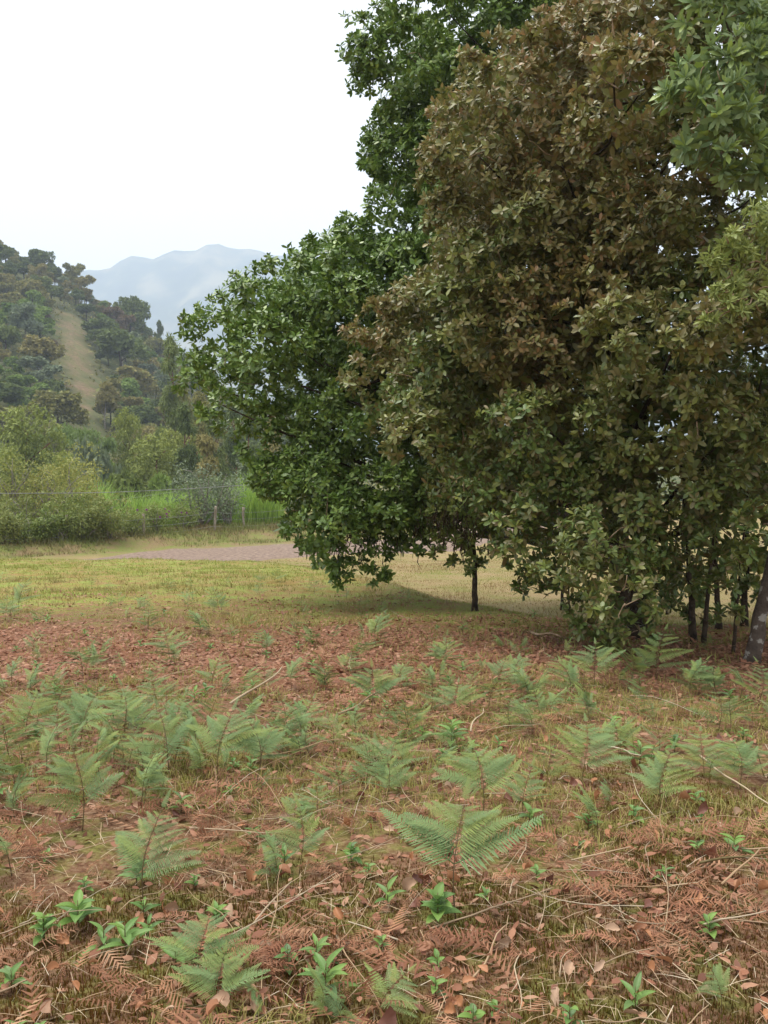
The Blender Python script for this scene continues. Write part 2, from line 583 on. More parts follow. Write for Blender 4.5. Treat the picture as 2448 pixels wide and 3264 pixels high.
def lawn_zone(x, y):             # short green turf of the crest and the meadow beyond
    c = yc(x)
    return np.clip(sstep(y + 1.6 * nz(x, y, .6, 12), np.minimum(11.3, c - .6), np.minimum(17.0, c + 1.2)), 0, 1)


rc0 = np.array([(-30, 16), (-19, 28.6), (-14.5, 33.0), (-11, 35.6), (-8, 37.3), (-4.5, 39.6), (-1, 40.6), (1.6, 42.4), (4, 46), (6, 51), (8, 58)], float)
ATT = {"litter": litter_zone(X, Y).ravel(), "lawn": lawn_zone(X, Y).ravel(),
       "meadow": (sstep(Y, yc(X) - .5, yc(X) + 2.5) * (X > -14)).ravel(),
       "verge": (sstep(Y, np.interp(X, rc0[:, 0], rc0[:, 1]) + 2.2, np.interp(X, rc0[:, 0], rc0[:, 1]) + 3.4) * (X > -25) * (X < 8)).ravel(),
       "wild": sstep(Y, yfence(X) + 1, yfence(X) + 9).ravel(),
       "bare": (1 - sstep(clear_dist(X, Y) + 1.6 * nz(X, Y, .5, 8), -1.2, 1.6)).ravel()}


def ground_mat():
    m, n, l = new_mat("ground")
    out = n.new("ShaderNodeOutputMaterial")
    tc = n.new("ShaderNodeTexCoord")

    def noise(s, d=6, r=.6):
        x = n.new("ShaderNodeTexNoise")
        x.inputs["Scale"].default_value = s
        x.inputs["Detail"].default_value = d
        x.inputs["Roughness"].default_value = r
        l.new(tc.outputs["Object"], x.inputs["Vector"])
        return x.outputs["Fac"]

    def ramp(f, cols, pos):
        r = ramp_node(n, cols)
        for e, p in zip(r.color_ramp.elements, pos):
            e.position = p
        l.new(f, r.inputs[0])
        return r.outputs[0]

    def mix(f, a, b):
        x = n.new("ShaderNodeMix")
        x.data_type = 'RGBA'
        l.new(f, x.inputs[0])
        l.new(a, x.inputs[6])
        l.new(b, x.inputs[7])
        return x.outputs[2]

    def att(k):
        a = n.new("ShaderNodeAttribute")
        a.attribute_name = k
        return a.outputs["Fac"]

    def soft(f, nf, lo=.35, hi=.65):          # break a zone's edge up with noise
        a = n.new("ShaderNodeMath")
        a.operation = 'MULTIPLY_ADD'
        l.new(nf, a.inputs[0])
        a.inputs[1].default_value = .7
        l.new(f, a.inputs[2])
        b = n.new("ShaderNodeMapRange")
        b.inputs[1].default_value = lo + .35
        b.inputs[2].default_value = hi + .35
        l.new(a.outputs[0], b.inputs[0])
        return b.outputs[0]

    fine, mid, big = noise(38, 8, .7), noise(5.5, 6), noise(.9, 5)
    base = ramp(fine, [(.08, .038, .022), (.15, .075, .042), (.21, .125, .072), (.30, .20, .125)], [.32, .45, .56, .70])
    green = ramp(fine, [(.08, .075, .018), (.14, .15, .035), (.22, .22, .06)], [.32, .5, .68])
    c = mix(ramp(mid, [(0, 0, 0), (.75, .75, .75)], [.46, .60]), base, green)
    lit = ramp(fine, [(.085, .036, .022), (.17, .078, .045), (.25, .13, .075), (.36, .22, .15)], [.3, .45, .58, .72])
    c = mix(soft(att("litter"), mid, .25, .7), c, lit)
    lawn = mix(ramp(noise(2.4, 7, .7), [(0, 0, 0), (1, 1, 1)], [.44, .56]),
               ramp(fine, [(.15, .185, .04), (.22, .26, .06), (.29, .30, .085)], [.3, .5, .7]),
               ramp(fine, [(.17, .105, .04), (.26, .18, .07), (.34, .26, .13)], [.3, .5, .7]))
    lawn = mix(ramp(noise(1.1, 6, .65), [(0, 0, 0), (.8, .8, .8)], [.50, .62]), lawn, ramp(fine, [(.17, .10, .03), (.24, .16, .05), (.28, .2, .07)], [.3, .5, .7]))
    c = mix(soft(att("lawn"), mid, .3, .7), c, lawn)
    mead = mix(ramp(big, [(0, 0, 0), (1, 1, 1)], [.35, .62]),
               ramp(fine, [(.15, .135, .05), (.20, .18, .065), (.25, .22, .09)], [.3, .5, .7]),
               ramp(fine, [(.20, .14, .07), (.26, .19, .095), (.31, .235, .13)], [.3, .5, .7]))
    c = mix(att("meadow"), c, mead)
    vg = mix(ramp(noise(1.1, 6, .7), [(0, 0, 0), (1, 1, 1)], [.42, .58]),
             ramp(fine, [(.11, .12, .035), (.16, .18, .05), (.21, .22, .065)], [.3, .5, .7]),
             ramp(fine, [(.14, .095, .05), (.20, .145, .075), (.25, .19, .10)], [.3, .5, .7]))
    c = mix(att("verge"), c, vg)
    wild = ramp(noise(.25, 8, .7), [(.055, .07, .025), (.09, .10, .04), (.12, .11, .05)], [.35, .5, .65])
    c = mix(att("wild"), c, wild)
    bare = mix(ramp(noise(.35, 6, .65), [(0, 0, 0), (1, 1, 1)], [.42, .58]),
               ramp(noise(1.6, 8, .7), [(.12, .085, .05), (.18, .125, .075), (.23, .17, .105)], [.35, .5, .65]),
               ramp(noise(1.6, 8, .7), [(.10, .10, .04), (.16, .145, .06)], [.4, .6]))
    c = mix(att("bare"), c, bare)
    b = n.new("ShaderNodeBsdfPrincipled")
    b.inputs["Roughness"].default_value = .95
    b.inputs["Specular IOR Level"].default_value = .1
    l.new(c, b.inputs["Base Color"])
    bp = n.new("ShaderNodeBump")
    bp.inputs["Strength"].default_value = .7
    bp.inputs["Distance"].default_value = .03
    l.new(fine, bp.inputs["Height"])
    l.new(bp.outputs[0], b.inputs["Normal"])
    l.new(b.outputs[0], out.inputs[0])
    return m


me = fast_mesh("ground", np.stack([X.ravel(), Y.ravel(), Z.ravel()], 1), T, ground_mat(), smooth=True, pattr=ATT)
tag(obj("ground", me), "mossy sloping ground falling to the track, valley and hillside beyond", None, kind="structure")

# gravel track
rc = np.array([(-30, 16), (-19, 28.6), (-14.5, 33.0), (-11, 35.6), (-8, 37.3), (-4.5, 39.6), (-1, 40.6), (1.6, 42.4), (4, 46), (6, 51), (8, 58)], float)
tt = np.linspace(0, len(rc) - 1, 160)
rx, ry = np.interp(tt, range(len(rc)), rc[:, 0]), np.interp(tt, range(len(rc)), rc[:, 1])
for _ in range(6):
    rx[1:-1] = (rx[:-2] + rx[1:-1] + rx[2:]) / 3
    ry[1:-1] = (ry[:-2] + ry[1:-1] + ry[2:]) / 3
tx, ty = np.gradient(rx), np.gradient(ry)
tl = np.hypot(tx, ty)
nxn, nyn = -ty / tl, tx / tl
V, T = [], []
K = 9
wl_ = 2.9 + .28 * nz(rx, ry, 1.9, 21) + .15 * nz(rx, ry, 6, 22)
wl_ = wl_ * (.14 + .86 * sstep(rx, -13.5, -8.5))
wr_ = 3.1 + .28 * nz(rx, ry, 1.9, 23) + .15 * nz(rx, ry, 6, 24)
wr_ = wr_ * (.14 + .86 * sstep(rx, -13.5, -8.5))
for i in range(len(rx)):
    for k in range(K):
        s = -wr_[i] + (wl_[i] + wr_[i]) * k / (K - 1)
        x, y = rx[i] + nxn[i] * s, ry[i] + nyn[i] * s
        V.append((x, y, gz(x, y) + (.03 if 0 < k < K - 1 else -.03)))
        if i and k:
            a = i * K + k
            T += [(a - K - 1, a - K, a), (a - K - 1, a, a - 1)]
M["gravel"] = noise_mat("gravel", [(.145, .10, .078), (.21, .15, .115), (.275, .205, .16)], 7, 12, .95, .6, 40, pos=[.34, .5, .68])
tag(obj("dirt_road", fast_mesh("dirt_road", np.array(V), np.array(T), M["gravel"], smooth=True)),
    "pinkish grey gravel track curving below the slope", None, kind="structure")

# far mountain
mx_, my_ = np.meshgrid(np.linspace(-3000, 2400, 190), np.linspace(1500, 3300, 90))
ridge = np.interp(mx_, [-3000, -1800, -1250, -900, -800, -660, -520, -430, -250, 0, 500, 1200, 2400],
                  [260, 330, 400, 470, 505, 530, 552, 575, 560, 540, 430, 330, 250])
tp = np.clip((my_ - 1500) / 1000, 0, 1)
bk = np.clip((my_ - 2500) / 800, 0, 1)
gul = np.abs(nz(mx_ + .5 * my_, my_ * .35, .006, 31)) * 90 + np.abs(nz(mx_, my_, .017, 32)) * 34 + nz(mx_, my_, .06, 33) * 8
mz = -40 + (ridge + 40) * (tp ** 1.15) * (1 - .5 * bk) - gul * np.sin(np.pi * np.clip(tp, 0, .93)) ** .8 * .9 + 9 * nz(mx_, my_, .035, 34) * tp
a, b = mx_.shape
ii = (np.arange(a - 1)[:, None] * b + np.arange(b - 1)[None]).ravel()
T = np.concatenate([np.stack([ii, ii + 1, ii + b + 1], 1), np.stack([ii, ii + b + 1, ii + b], 1)])
M["mountain"] = noise_mat("mountain", [(.01, .028, .016), (.03, .055, .025), (.10, .10, .05), (.19, .17, .09)], [.0095][0], 13, .95, 0, pos=[.38, .5, .58, .68])
tag(obj("mountain", fast_mesh("mountain", np.stack([mx_.ravel() * 1.4 - 60, my_.ravel() * 1.4, mz.ravel() * 1.4], 1), T, M["mountain"], smooth=False)),
    "hazy blue mountain ridge beyond the valley", None, kind="structure")


# ------------------------------------------------------------------ the four near trees
def limb_between(p0, p1, r0, r1, rng, n=9, amp=.035, sag=.03, sides=7):
    return tube(wob(p0, p1, n, amp, rng, sag), np.linspace(r0, r1, n), sides)


def near_tree(name, label, base, trunk_pts, trunk_r, lobes, leafmat, barkmat, rng, dens, nl, L, tmpl, th, up,
              tintf=None, group=None, nleafobj=300, thin=1.0, hide_u=9999, twigs=0, limb_every=3, barkpart=None):
    base = np.asarray(base, float)
    root = obj(name, None, loc=base)
    tag(root, label, "tree", group)
    tp = np.asarray(trunk_pts, float)
    n = 22
    s = np.linspace(0, 1, n)
    ki = np.linspace(0, 1, len(tp))
    pts = np.stack([np.interp(s, ki, tp[:, k]) for k in range(3)], 1)
    for _ in range(3):
        pts[1:-1] = (pts[:-2] + pts[1:-1] * 2 + pts[2:]) / 4
    pts[1:-1] += rng.normal(0, trunk_r * .16, (n - 2, 3))
    rad = trunk_r * (1 - .72 * s) * (1 + .45 * np.exp(-s * 22)) * (1 + rng.normal(0, .04, n))
    V, T = tube(pts, rad, 12)
    o = obj("trunk", fast_mesh("trunk", V - base, T, barkmat, smooth=True), root)
    for i, (x, y, z, r) in enumerate(lobes):
        if i % limb_every or r < .30 or z < 1.0:
            continue
        c = np.array([x, y, z])
        k = int(np.clip(np.argmin(np.abs(pts[:, 2] - (z - .35 * np.hypot(*(c - pts[n // 2])[:2])))), 4, n - 2))
        V, T = limb_between(pts[k], c, max(.018, rad[k] * .42), .008, rng, sag=-.06)
        obj("limb", fast_mesh("limb", V - base, T, barkmat, smooth=True), root)
    C, A = lobes_to_rosettes(lobes, rng, dens, up=up)
    # thin out what lies deep inside the crown or on its far side, where boughs in front hide it
    LL = np.array(lobes)
    deep = np.zeros(len(C))
    front = np.zeros(len(C))
    ray_ = nrm(C - EYE)
    for (lx, ly, lz, lr) in LL:
        w_ = np.array([lx, ly, lz]) - EYE
        deep = np.maximum(deep, 1 - np.linalg.norm(C - EYE - w_, axis=1) / lr)
        al = ray_ @ w_
        perp = np.linalg.norm(w_ - al[:, None] * ray_, axis=1)
        front += (perp < .75 * lr) & (al < np.linalg.norm(C - EYE, axis=1) - .5 * lr)
    uc = 1224 + F * C[:, 0] / C[:, 1]
    off = (uc > 2600) | ((C[:, 2] - 1.6) / C[:, 1] > .55) | ((uc > hide_u) & ((C[:, 2] - 1.6) / C[:, 1] < .39)) | (uc > hide_u + 400)
    pk = np.where(front >= 4, .05, np.where(front >= 2, .12, np.where(front >= 1, .40, 1.0))) * np.where(deep > .5, .35, 1) * np.where(off, .35, 1)
    kp = rng.uniform(0, 1, len(C)) < pk * thin
    C, A, front, off = C[kp], A[kp], front[kp], off[kp]
    pos, fr, size = rosettes(C, A, nl, rng, L, th)
    kk = np.tile(np.arange(nl) / nl, len(C))
    size = size * np.repeat(np.where((front >= 2) | off, 1.7, np.where(front >= 1, 1.3, 1.0)), nl)
    near_ = np.repeat((front < 1) & ~off, nl)
    tint = np.clip(tintf(pos) * (1.7 - 1.4 * kk), 0, 1) if tintf else np.zeros(len(pos))
    rnd = np.clip(np.repeat(rng.uniform(0, 1, len(C)), nl) * .5 + rng.uniform(0, .5, len(pos)), 0, .999)
    # the 300 leaves that show largest are objects of their own
    d = np.linalg.norm(pos - EYE, axis=1)
    q = (pos - EYE)
    uu = 1224 + F * q[:, 0] / np.maximum(q[:, 1], .1)
    vis = (uu > 0) & (uu < 2440) & (pos[:, 2] < EYE[2] + pos[:, 1] * .52)
    facing = np.abs((fr[:, 2] * nrm(-q)).sum(1))
    score = np.where(vis, size * (.3 + facing) / d, 0) * rng.uniform(.75, 1, len(pos))
    idx = np.argsort(-score)[:nleafobj]
    keep = np.ones(len(pos), bool)
    keep[idx] = False
    mb = MB()
    for sel, tm in ((keep & near_, tmpl), (keep & ~near_, leaf4(.44))):
        if sel.any():
            V, T = spread(tm, pos[sel] - base, fr[sel], size[sel])
            m = len(tm[1])
            mb.add(V, T, np.repeat(rnd[sel], m), np.repeat(tint[sel], m))
    f = obj("foliage", mb.mesh("foliage", leafmat), root)
    f["kind"] = "stuff"
    lm = [fast_mesh("leaf", tmpl[0] * np.array([1, 1 + .12 * (k - 1), 1]), tmpl[1], leafmat, 0.0, t) for k, t in enumerate((.05, .45, .9))]
    for i in idx:
        k = int(np.argmin(np.abs(np.array((.05, .45, .9)) - tint[i])))
        Mx = Matrix.Identity(4)
        for r in range(3):
            for cc in range(3):
                Mx[r][cc] = fr[i][cc][r] * size[i]
            Mx[r][3] = pos[i][r] - base[r]
        obj("leaf", lm[k], root, Mx)
    if twigs:
        mb = MB()
        for _ in range(twigs):
            x, y, z, r = lobes[rng.integers(len(lobes))]
            dd = nrm(rng.normal(0, 1, 3) + np.array([0, -.7, .2]))
            p0 = np.array([x, y, z]) + dd * r * .25
            p1 = p0 + nrm(dd + rng.normal(0, .5, 3)) * r * rng.uniform(.5, .95)
            V, T = tube(wob(p0, p1, 5, .07, rng), np.linspace(.0075, .003, 5), 4)
            mb.add(V, T)
        t = obj("twigs", mb.mesh("twigs", M["bark_tan"], off=base), root)
        t["kind"] = "stuff"
    return root


rg = np.random.default_rng(21)
# A: the dark green oak
polyA = [(1500, -420), (1300, -60), (1180, 10), (1095, 55), (1110, 170), (1150, 300), (1190, 380), (1140, 520), (1125, 640), (1190, 690), (1070, 680), (1000, 750), (945, 780),
         (850, 810), (780, 870), (700, 900), (690, 970), (570, 985), (545, 1080), (550, 1190), (590, 1290), (680, 1350), (720, 1440), (790, 1470),
         (785, 1540), (850, 1620), (900, 1715), (960, 1740), (960, 1800), (1080, 1840), (1120, 1850), (1180, 1800), (1240, 1860), (1300, 1760), (1430, 1680), (1700, 1500),
         (2000, 1200), (2100, 600), (2000, -300)]
hol = [(955, 1190, 14), (880, 1415, 26), (1010, 1240, 10), (1500, 95, 20), (1270, 735, 8)]
dA = lambda u, v: 15.6 + .9 * max(0, (900 - v) / 900) + .0011 * max(0, u - 1200) - .8 * max(0, (v - 1100) / 700)
LA = [l for l in fill_lobes(polyA, dA, 120, 150, rg, .5, hol)]
LA += [(*P(u, v, y), r * y / F) for u, v, r, y in [(830, 1430, 62, 15.1), (880, 1520, 80, 15), (960, 1440, 85, 14.9), (1050, 1550, 130, 14.8), (960, 1610, 85, 14.7), (1000, 1690, 85, 14.6), (1100, 1730, 100, 14.6),
       (1200, 1630, 110, 14.8), (1040, 1770, 60, 14.5), (1110, 1810, 45, 14.5), (1090, 1845, 28, 14.5), (1210, 1855, 24, 14.5), (1230, 1830, 22, 14.5), (1180, 1760, 60, 14.6), (1290, 1690, 70, 14.8), (1330, 1740, 40, 14.7), (930, 1690, 45, 14.7), (1000, 1750, 45, 14.6), (880, 1250, 85, 15.7), (930, 1330, 65, 15.8), (860, 1350, 50, 15.6), (1010, 1320, 85, 15.6), (950, 1110, 75, 15.8), (800, 1350, 45, 15.5), (1080, 1220, 90, 15.8), (1100, 1400, 100, 15.2)]]
LA2 = fill_lobes([(p[0] * .94 + 100, p[1] * .95) for p in polyA], lambda u, v: dA(u, v) + 1.5, 175, 190, rg, .4, hol, 60)
LA3 = fill_lobes([(p[0] * .85 + 260, p[1] * .85) for p in polyA], lambda u, v: dA(u, v) + 3.6, 270, 280, rg, .5, hol, 90)
bA = np.array([4.7, 17.6, gz(4.7, 17.6)])
near_tree("oak_tree", "tall dark green oak with spreading boughs and lowest branches drooping over the grass", bA - [0, 0, .1],
          [bA - [0, 0, .1], bA + [-.3, -.1, 1.5], bA + [-.1, 0, 4], bA + [-.5, 0, 8], bA + [-.8, .2, 12.5]], .24, LA + LA2 + LA3, M["oak_green"], M["bark_dark"], rg,
          74, 7, (.092, .147), leaf4(.44), (25, 95), .55, twigs=150, limb_every=4, hide_u=1600)
NLA = len(LA)

# B: the bronze-leaved oak
polyB = [(2250, -420), (1960, -90), (1760, 20), (1590, 95), (1460, 180), (1385, 330), (1350, 480), (1310, 590), (1390, 740), (1340, 860), (1230, 915), (1120, 985),
         (1085, 1090), (1060, 1180), (1130, 1250), (1150, 1330), (1200, 1420), (1260, 1520), (1330, 1570), (1400, 1600), (1560, 1660), (1580, 1780), (1640, 1850), (1730, 1860),
         (1810, 1890), (1850, 1960), (1870, 2050), (1990, 2070), (2080, 2030), (2090, 1860), (2110, 1740), (2240, 1760), (2290, 1850), (2310, 1960), (2350, 1900),
         (2390, 1760), (2560, 1700), (2700, 1000), (2700, 300), (2500, -450)]
holB = [(1530, 1330, 6), (2330, 660, 40), (2420, 690, 30), (2400, 560, 20)]
dB = lambda u, v: 12.2 - 2.9 * min(1, max(0, (u - 1100) / 950)) + .5 * max(0, (700 - v) / 700) - .2 * math.sin(v / 130)
LB = fill_lobes(polyB, dB, 126, 150, rg, .5, holB)
LB += [(*P(u, v, y), r * y / F) for u, v, r, y in [(2140, 1700, 70, 10.2), (2200, 1760, 60, 10.3), (2260, 1790, 55, 9.8), (2300, 1870, 50, 9.6), (2330, 1960, 36, 9.5), (2130, 1830, 40, 10.2), (2230, 1880, 30, 10.6), (1640, 1800, 50, 11), (1720, 1830, 60, 10.8), (1960, 2000, 70, 9.7), (1900, 1990, 45, 9.8), (2040, 1980, 60, 9.8), (1940, 2060, 35, 9.7), (2050, 2040, 30, 9.7), (2170, 1960, 30, 10.8), (2270, 1960, 26, 10.4), (2350, 1790, 60, 9.6), (2180, 1860, 45, 11.2), (2250, 1930, 40, 11.4), (2320, 1800, 60, 10.6), (2150, 1780, 60, 11), (2110, 1820, 80, 12.3), (2190, 1780, 90, 12.6), (2280, 1820, 90, 12.4), (2370, 1800, 90, 12.2), (2150, 1900, 50, 12.2), (2330, 1900, 50, 12.4), (2440, 1850, 80, 12), (1680, 1870, 34, 10.8), (1760, 1880, 45, 10.6), (1830, 1930, 40, 10.2), (1850, 2000, 32, 9.9), (2110, 1930, 34, 10.9), (2390, 1870, 30, 9.8), (1950, 1790, 110, 9.8), (1850, 1780, 95, 10.2), (2050, 1780, 100, 10), (1980, 1920, 95, 9.9), (1905, 1900, 75, 10), (2060, 1930, 75, 10.1), (2150, 1660, 100, 10.3), (1750, 1720, 95, 10.8), (1980, 2010, 60, 9.8), (1960, 1850, 120, 11.2), (2100, 1700, 130, 11.3)]]
LB2 = fill_lobes([(p[0] * .95 + 90, p[1] * .95 + 20) for p in polyB], lambda u, v: dB(u, v) + 1.3, 175, 200, rg, .35, holB, 70)
LB3 = fill_lobes([(p[0] * .86 + 280, p[1] * .82 + 60) for p in polyB], lambda u, v: dB(u, v) + 2.6, 300, 320, rg, .4, holB, 100)
bB = G(2035, 2035)
tint = lambda p: np.clip(sstep(p[:, 2], .6, 5.0) * .62 + .40 * nz(p[:, 0] * 1.3, p[:, 2] * 1.3 + p[:, 1], 1.5, 41), 0, 1) * np.where(p[:, 2] < .3, .35, 1)
near_tree("oak_tree", "big oak with bronze and olive leaves reaching nearly to the ground", bB - [0, 0, .1],
          [bB - [0, 0, .1], bB + [.05, .2, 1.5], bB + [-.3, .6, 4], bB + [-.5, .9, 7], bB + [-.6, 1, 9]], .10, LB + LB2 + LB3, M["oak_bronze"], M["bark_dark"], rg,
          100, 7, (.07, .124), leaf6(.45), (25, 100), .5, tint, twigs=320, limb_every=3, thin=1.0)

# C: paddle-leaved tree on the right with the lichen-spotted trunk
bC = G(2395, 2112)
LC = [(*P(u, v, y), r * y / F) for u, v, r, y in [(2300, 40, 120, 7.6), (2420, 60, 140, 7.8), (2250, 200, 90, 7.5), (2350, 200, 110, 7.4), (2210, 310, 75, 7.5), (2300, 330, 100, 7.3),
      (2420, 330, 100, 7.8), (2220, 420, 70, 7.5), (2320, 470, 80, 7.4), (2420, 480, 80, 7.7), (2270, 540, 45, 7.5), (2380, 560, 50, 7.6), (2540, 100, 160, 8), (2540, 400, 150, 8), (2430, -120, 160, 8), (2280, -110, 130, 8), (2600, 650, 120, 8.1)]]
near_tree("laurel_tree", "grey green tree with large paddle-shaped leaves and a lichen-spotted trunk", bC - [0, 0, .1],
          [bC - [0, 0, .1], bC + [.16, 0, .9], bC + [.42, .05, 2.2], bC + [.6, 0, 4.5], bC + [.3, -.2, 7]], .078, LC, M["paddle"], M["bark_lichen"], rg,
          80, 9, (.105, .155), leaf8(.32, fold=.06, droop=.12), (20, 85), .45, twigs=30, limb_every=2, thin=2.2)

# D: lime shrub-tree at the right edge
pD = np.array([3.75, 7.4])
bD = np.array([pD[0], pD[1], gz(*pD)])
LD = [(*P(u, v, y), r * y / F) for u, v, r, y in [(2400, 740, 90, 7.0), (2320, 790, 60, 6.9), (2430, 850, 70, 7.0), (2340, 880, 40, 6.9), (2280, 830, 35, 6.9), (2400, 950, 70, 6.9),
      (2330, 980, 45, 6.8), (2255, 1005, 26, 6.8), (2300, 930, 26, 6.8), (2500, 900, 110, 7.1), (2520, 720, 100, 7.2)]]
near_tree("laurel_tree", "young lime green tree with narrow drooping leaves beside the bronze oak", bD - [0, 0, .05],
          [bD - [0, 0, .05], bD + [-.05, 0, 1.2], bD + [-.25, -.2, 2.6], bD + [-.45, -.3, 3.6]], .05, LD, M["lime"], M["bark_tan"], rg,
          150, 9, (.06, .095), leaf4(.26, .35), (30, 100), .5, twigs=40, limb_every=1, thin=3)

# E: the next oak of the row, mostly beyond the right edge, whose crown shades the ground
bE = np.array([7.4, 12.2, gz(7.4, 12.2)])
LE = []
for k in range(46):
    a_, q_ = rg.uniform(0, 6.28), 3.0 * math.sqrt(rg.uniform())
    LE.append((bE[0] + math.cos(a_) * q_, bE[1] + math.sin(a_) * q_, bE[2] + rg.uniform(2.2, 8.5) - .25 * q_, rg.uniform(.55, .95)))
LE = [l for l in LE if l[0] / l[1] > .40 or l[1] > 11.5]
near_tree("oak_tree", "olive oak in shade behind the lichen-spotted trunk", bE - [0, 0, .1],
          [bE - [0, 0, .1], bE + [.05, .1, 2], bE + [-.1, 0, 5], bE + [.1, 0, 8]], .16, LE, M["oak_bronze"], M["bark_dark"], rg,
          30, 7, (.11, .17), leaf4(.46), (25, 100), .5, nleafobj=40, limb_every=4)

# slender stems under the canopy
def slender(u, v, r, h, crown, label, lean=(0, 0), matn="oak_bronze", dens=60, nleaf=0):
    b = G(u, v)
    Ls = [(*P(a, c, y), q * y / F) for a, c, q, y in crown] or [(b[0] + lean[0], b[1] + lean[1], b[2] + h, .35)]
    rg2 = np.random.default_rng(int(u))
    near_tree("slender_tree", label, b - [0, 0, .05], [b - [0, 0, .05], b + [lean[0] * .3, lean[1] * .3, h * .35], b + [lean[0], lean[1], h]], r, Ls, M[matn], M["bark_dark"], rg2,
              dens, 7, (.08, .13), leaf4(.44), (25, 100), .4, nleafobj=nleaf, twigs=6 if crown else 0, limb_every=1)


STEML = {1792: "thin dark stem before the open meadow", 1815: "hair-thin stem touching another before the open meadow", 2125: "thin leaning stem among drooping leaves of the bronze oak", 2213: "dark stem next to the bronze oak's trunk",
         2240: "thin stem slanting away from the bronze oak's trunk", 2290: "stem leaning towards the bronze oak deep in shade", 2335: "finest stem in the shade near the lichen-spotted trunk", 2372: "upright dark stem right behind the lichen-spotted trunk"}
yS = G(1515, 1948)[1]
slender(1515, 1948, .052, 2.3, [(1420, 1640, 70, yS + .2), (1500, 1590, 90, yS), (1440, 1720, 55, yS), (1530, 1690, 70, yS - .1), (1400, 1760, 26, yS), (1500, 1770, 40, yS), (1490, 1815, 20, yS - .1), (1470, 1530, 90, yS + .2), (1570, 1560, 80, yS), (1540, 1800, 18, yS), (1390, 1690, 40, yS), (1330, 1600, 60, yS + 1), (1400, 1540, 80, yS + .8), (1300, 1540, 70, yS + 1.2), (1450, 1790, 24, yS), (1570, 1740, 36, yS - .2), (1560, 1660, 60, yS), (1360, 1650, 45, yS + .6), (1480, 1660, 80, yS), (1440, 1600, 70, yS)],
        "small dark oak on a thin upright stem at the edge of the meadow", (-.05, 0), dens=115, nleaf=60)
for u, v, r, h, ln in [(1792, 1945, .035, 2.4, (.02, .1)), (2125, 1960, .03, 2.6, (.35, .1)), (2213, 2052, .045, 3.0, (-.25, .1)), (2240, 2060, .03, 3.0, (.3, .1)), (2290, 2005, .04, 3.2, (-.2, 0)),
                       (2335, 2085, .02, 3.0, (.25, .05)), (2372, 1995, .045, 3.3, (.05, .1)), (1815, 1950, .02, 2.2, (-.1, .1))]:
    slender(u, v, r, h, [], STEML[int(u)], ln, dens=40)

# beard of hanging moss on the dark oak's lowest boughs
mb = MB()
rg = np.random.default_rng(5)
cl = [(1130, 1740, 14.6), (1250, 1720, 14.7), (1330, 1660, 14.8), (1410, 1700, 13.6), (1460, 1740, 13.4), (1530, 1700, 13.4), (1200, 1780, 14.6), (1360, 1740, 14.4), (1060, 1780, 14.5), (1400, 1620, 14.2)]
for u, v, y in cl:
    c = P(u, v - 30, y)
    for _ in range(46):
        p = c + rg.normal(0, .17, 3) + [0, 0, .12]
        h = rg.uniform(.05, .26)
        V, T = tube(np.array([p, p + [rg.normal(0, .02), rg.normal(0, .02), -h * .5], p + [rg.normal(0, .05), rg.normal(0, .05), -h]]), [.004, .009, .001], 3)
        mb.add(V, T, rg.uniform(), 0)
hm = obj("hanging_moss", mb.mesh("hanging_moss", M["hang_moss"], off=bA - [0, 0, .1]), bpy.data.objects["oak_tree"])
hm["kind"] = "stuff"
for i, (a, b_, r) in enumerate([((1560, 1560, 15.2), (960, 1230, 15.6), .05), ((1560, 1600, 15), (1180, 1700, 14.7), .045), ((1500, 1640, 14.6), (1370, 1730, 14.5), .03), ((1500, 1350, 16), (1040, 1160, 15.6), .05), ((1300, 1180, 15.8), (850, 1330, 15.5), .03)]):
    V, T = limb_between(P(*a), P(*b_), r, r * .35, rg, sag=-.03)
    obj("limb", fast_mesh("limb", V - (bA - [0, 0, .1]), T, M["bark_dark"], smooth=True), bpy.data.objects["oak_tree"])
# ------------------------------------------------------------------ trees beyond the fence
def clump_crown(lobes, rng, n_per, leaf, flat=.85, tintz=None, droop=0.0):
    """leaf clumps spread over lobes of a unit tree; lobes (x,y,z,r)"""
    mb = MB()
    lob = np.array(lobes, float)
    w = lob[:, 3] ** 2
    w = w / w.sum()
    z0, z1 = lob[:, 2].min(), (lob[:, 2] + lob[:, 3]).max()
    for (x, y, z, r), ww in zip(lob, w):
        ns = 11
        dd = nrm(rng.normal(0, 1, (ns, 3)) + [0, 0, .35])
        cen = np.array([x, y, z]) + dd * r * rng.uniform(.5, .85, (ns, 1)) * [1, 1, flat]
        n = max(20, int(n_per * ww))
        k = rng.integers(0, ns, n)
        e = nrm(rng.normal(0, 1, (n, 3)) + dd[k] * .6 + [0, 0, .3])
        p = cen[k] + e * r * .42 * rng.uniform(.5, 1.1, (n, 1)) * [1, 1, flat]
        d = nrm(rng.normal(0, 1, (n, 3)) + e * .5 + [0, 0, -droop])
        nn = nrm(e + rng.normal(0, .5, (n, 3)) + [0, 0, .5])
        V, T = spread(leaf, p, frames(d, nn), rng.uniform(.6, 1.3, n) * 1.0)
        m = len(leaf[1])
        t = np.zeros(n) if tintz is None else np.clip((p[:, 2] - z0) / (z1 - z0) * 1.5 - tintz + rng.normal(0, .12, n), 0, 1)
        mb.add(V, T, np.repeat(rng.uniform(0, .35, n), m), np.repeat(t, m))
    return mb


def clump(s, w=.6):              # an irregular spray of leaves as three blades
    V = np.array([(0, 0, 0), (.55, -.22, .06), (1, -.05, -.04), (.5, .2, .05), (.2, .45 * w, -.05), (.75, .5 * w, .0), (.3, -.5 * w, .03), (.85, -.42 * w, -.05)]) * s
    T = np.array([(0, 1, 2), (0, 2, 3), (0, 5, 4), (0, 6, 7)])
    return V, T


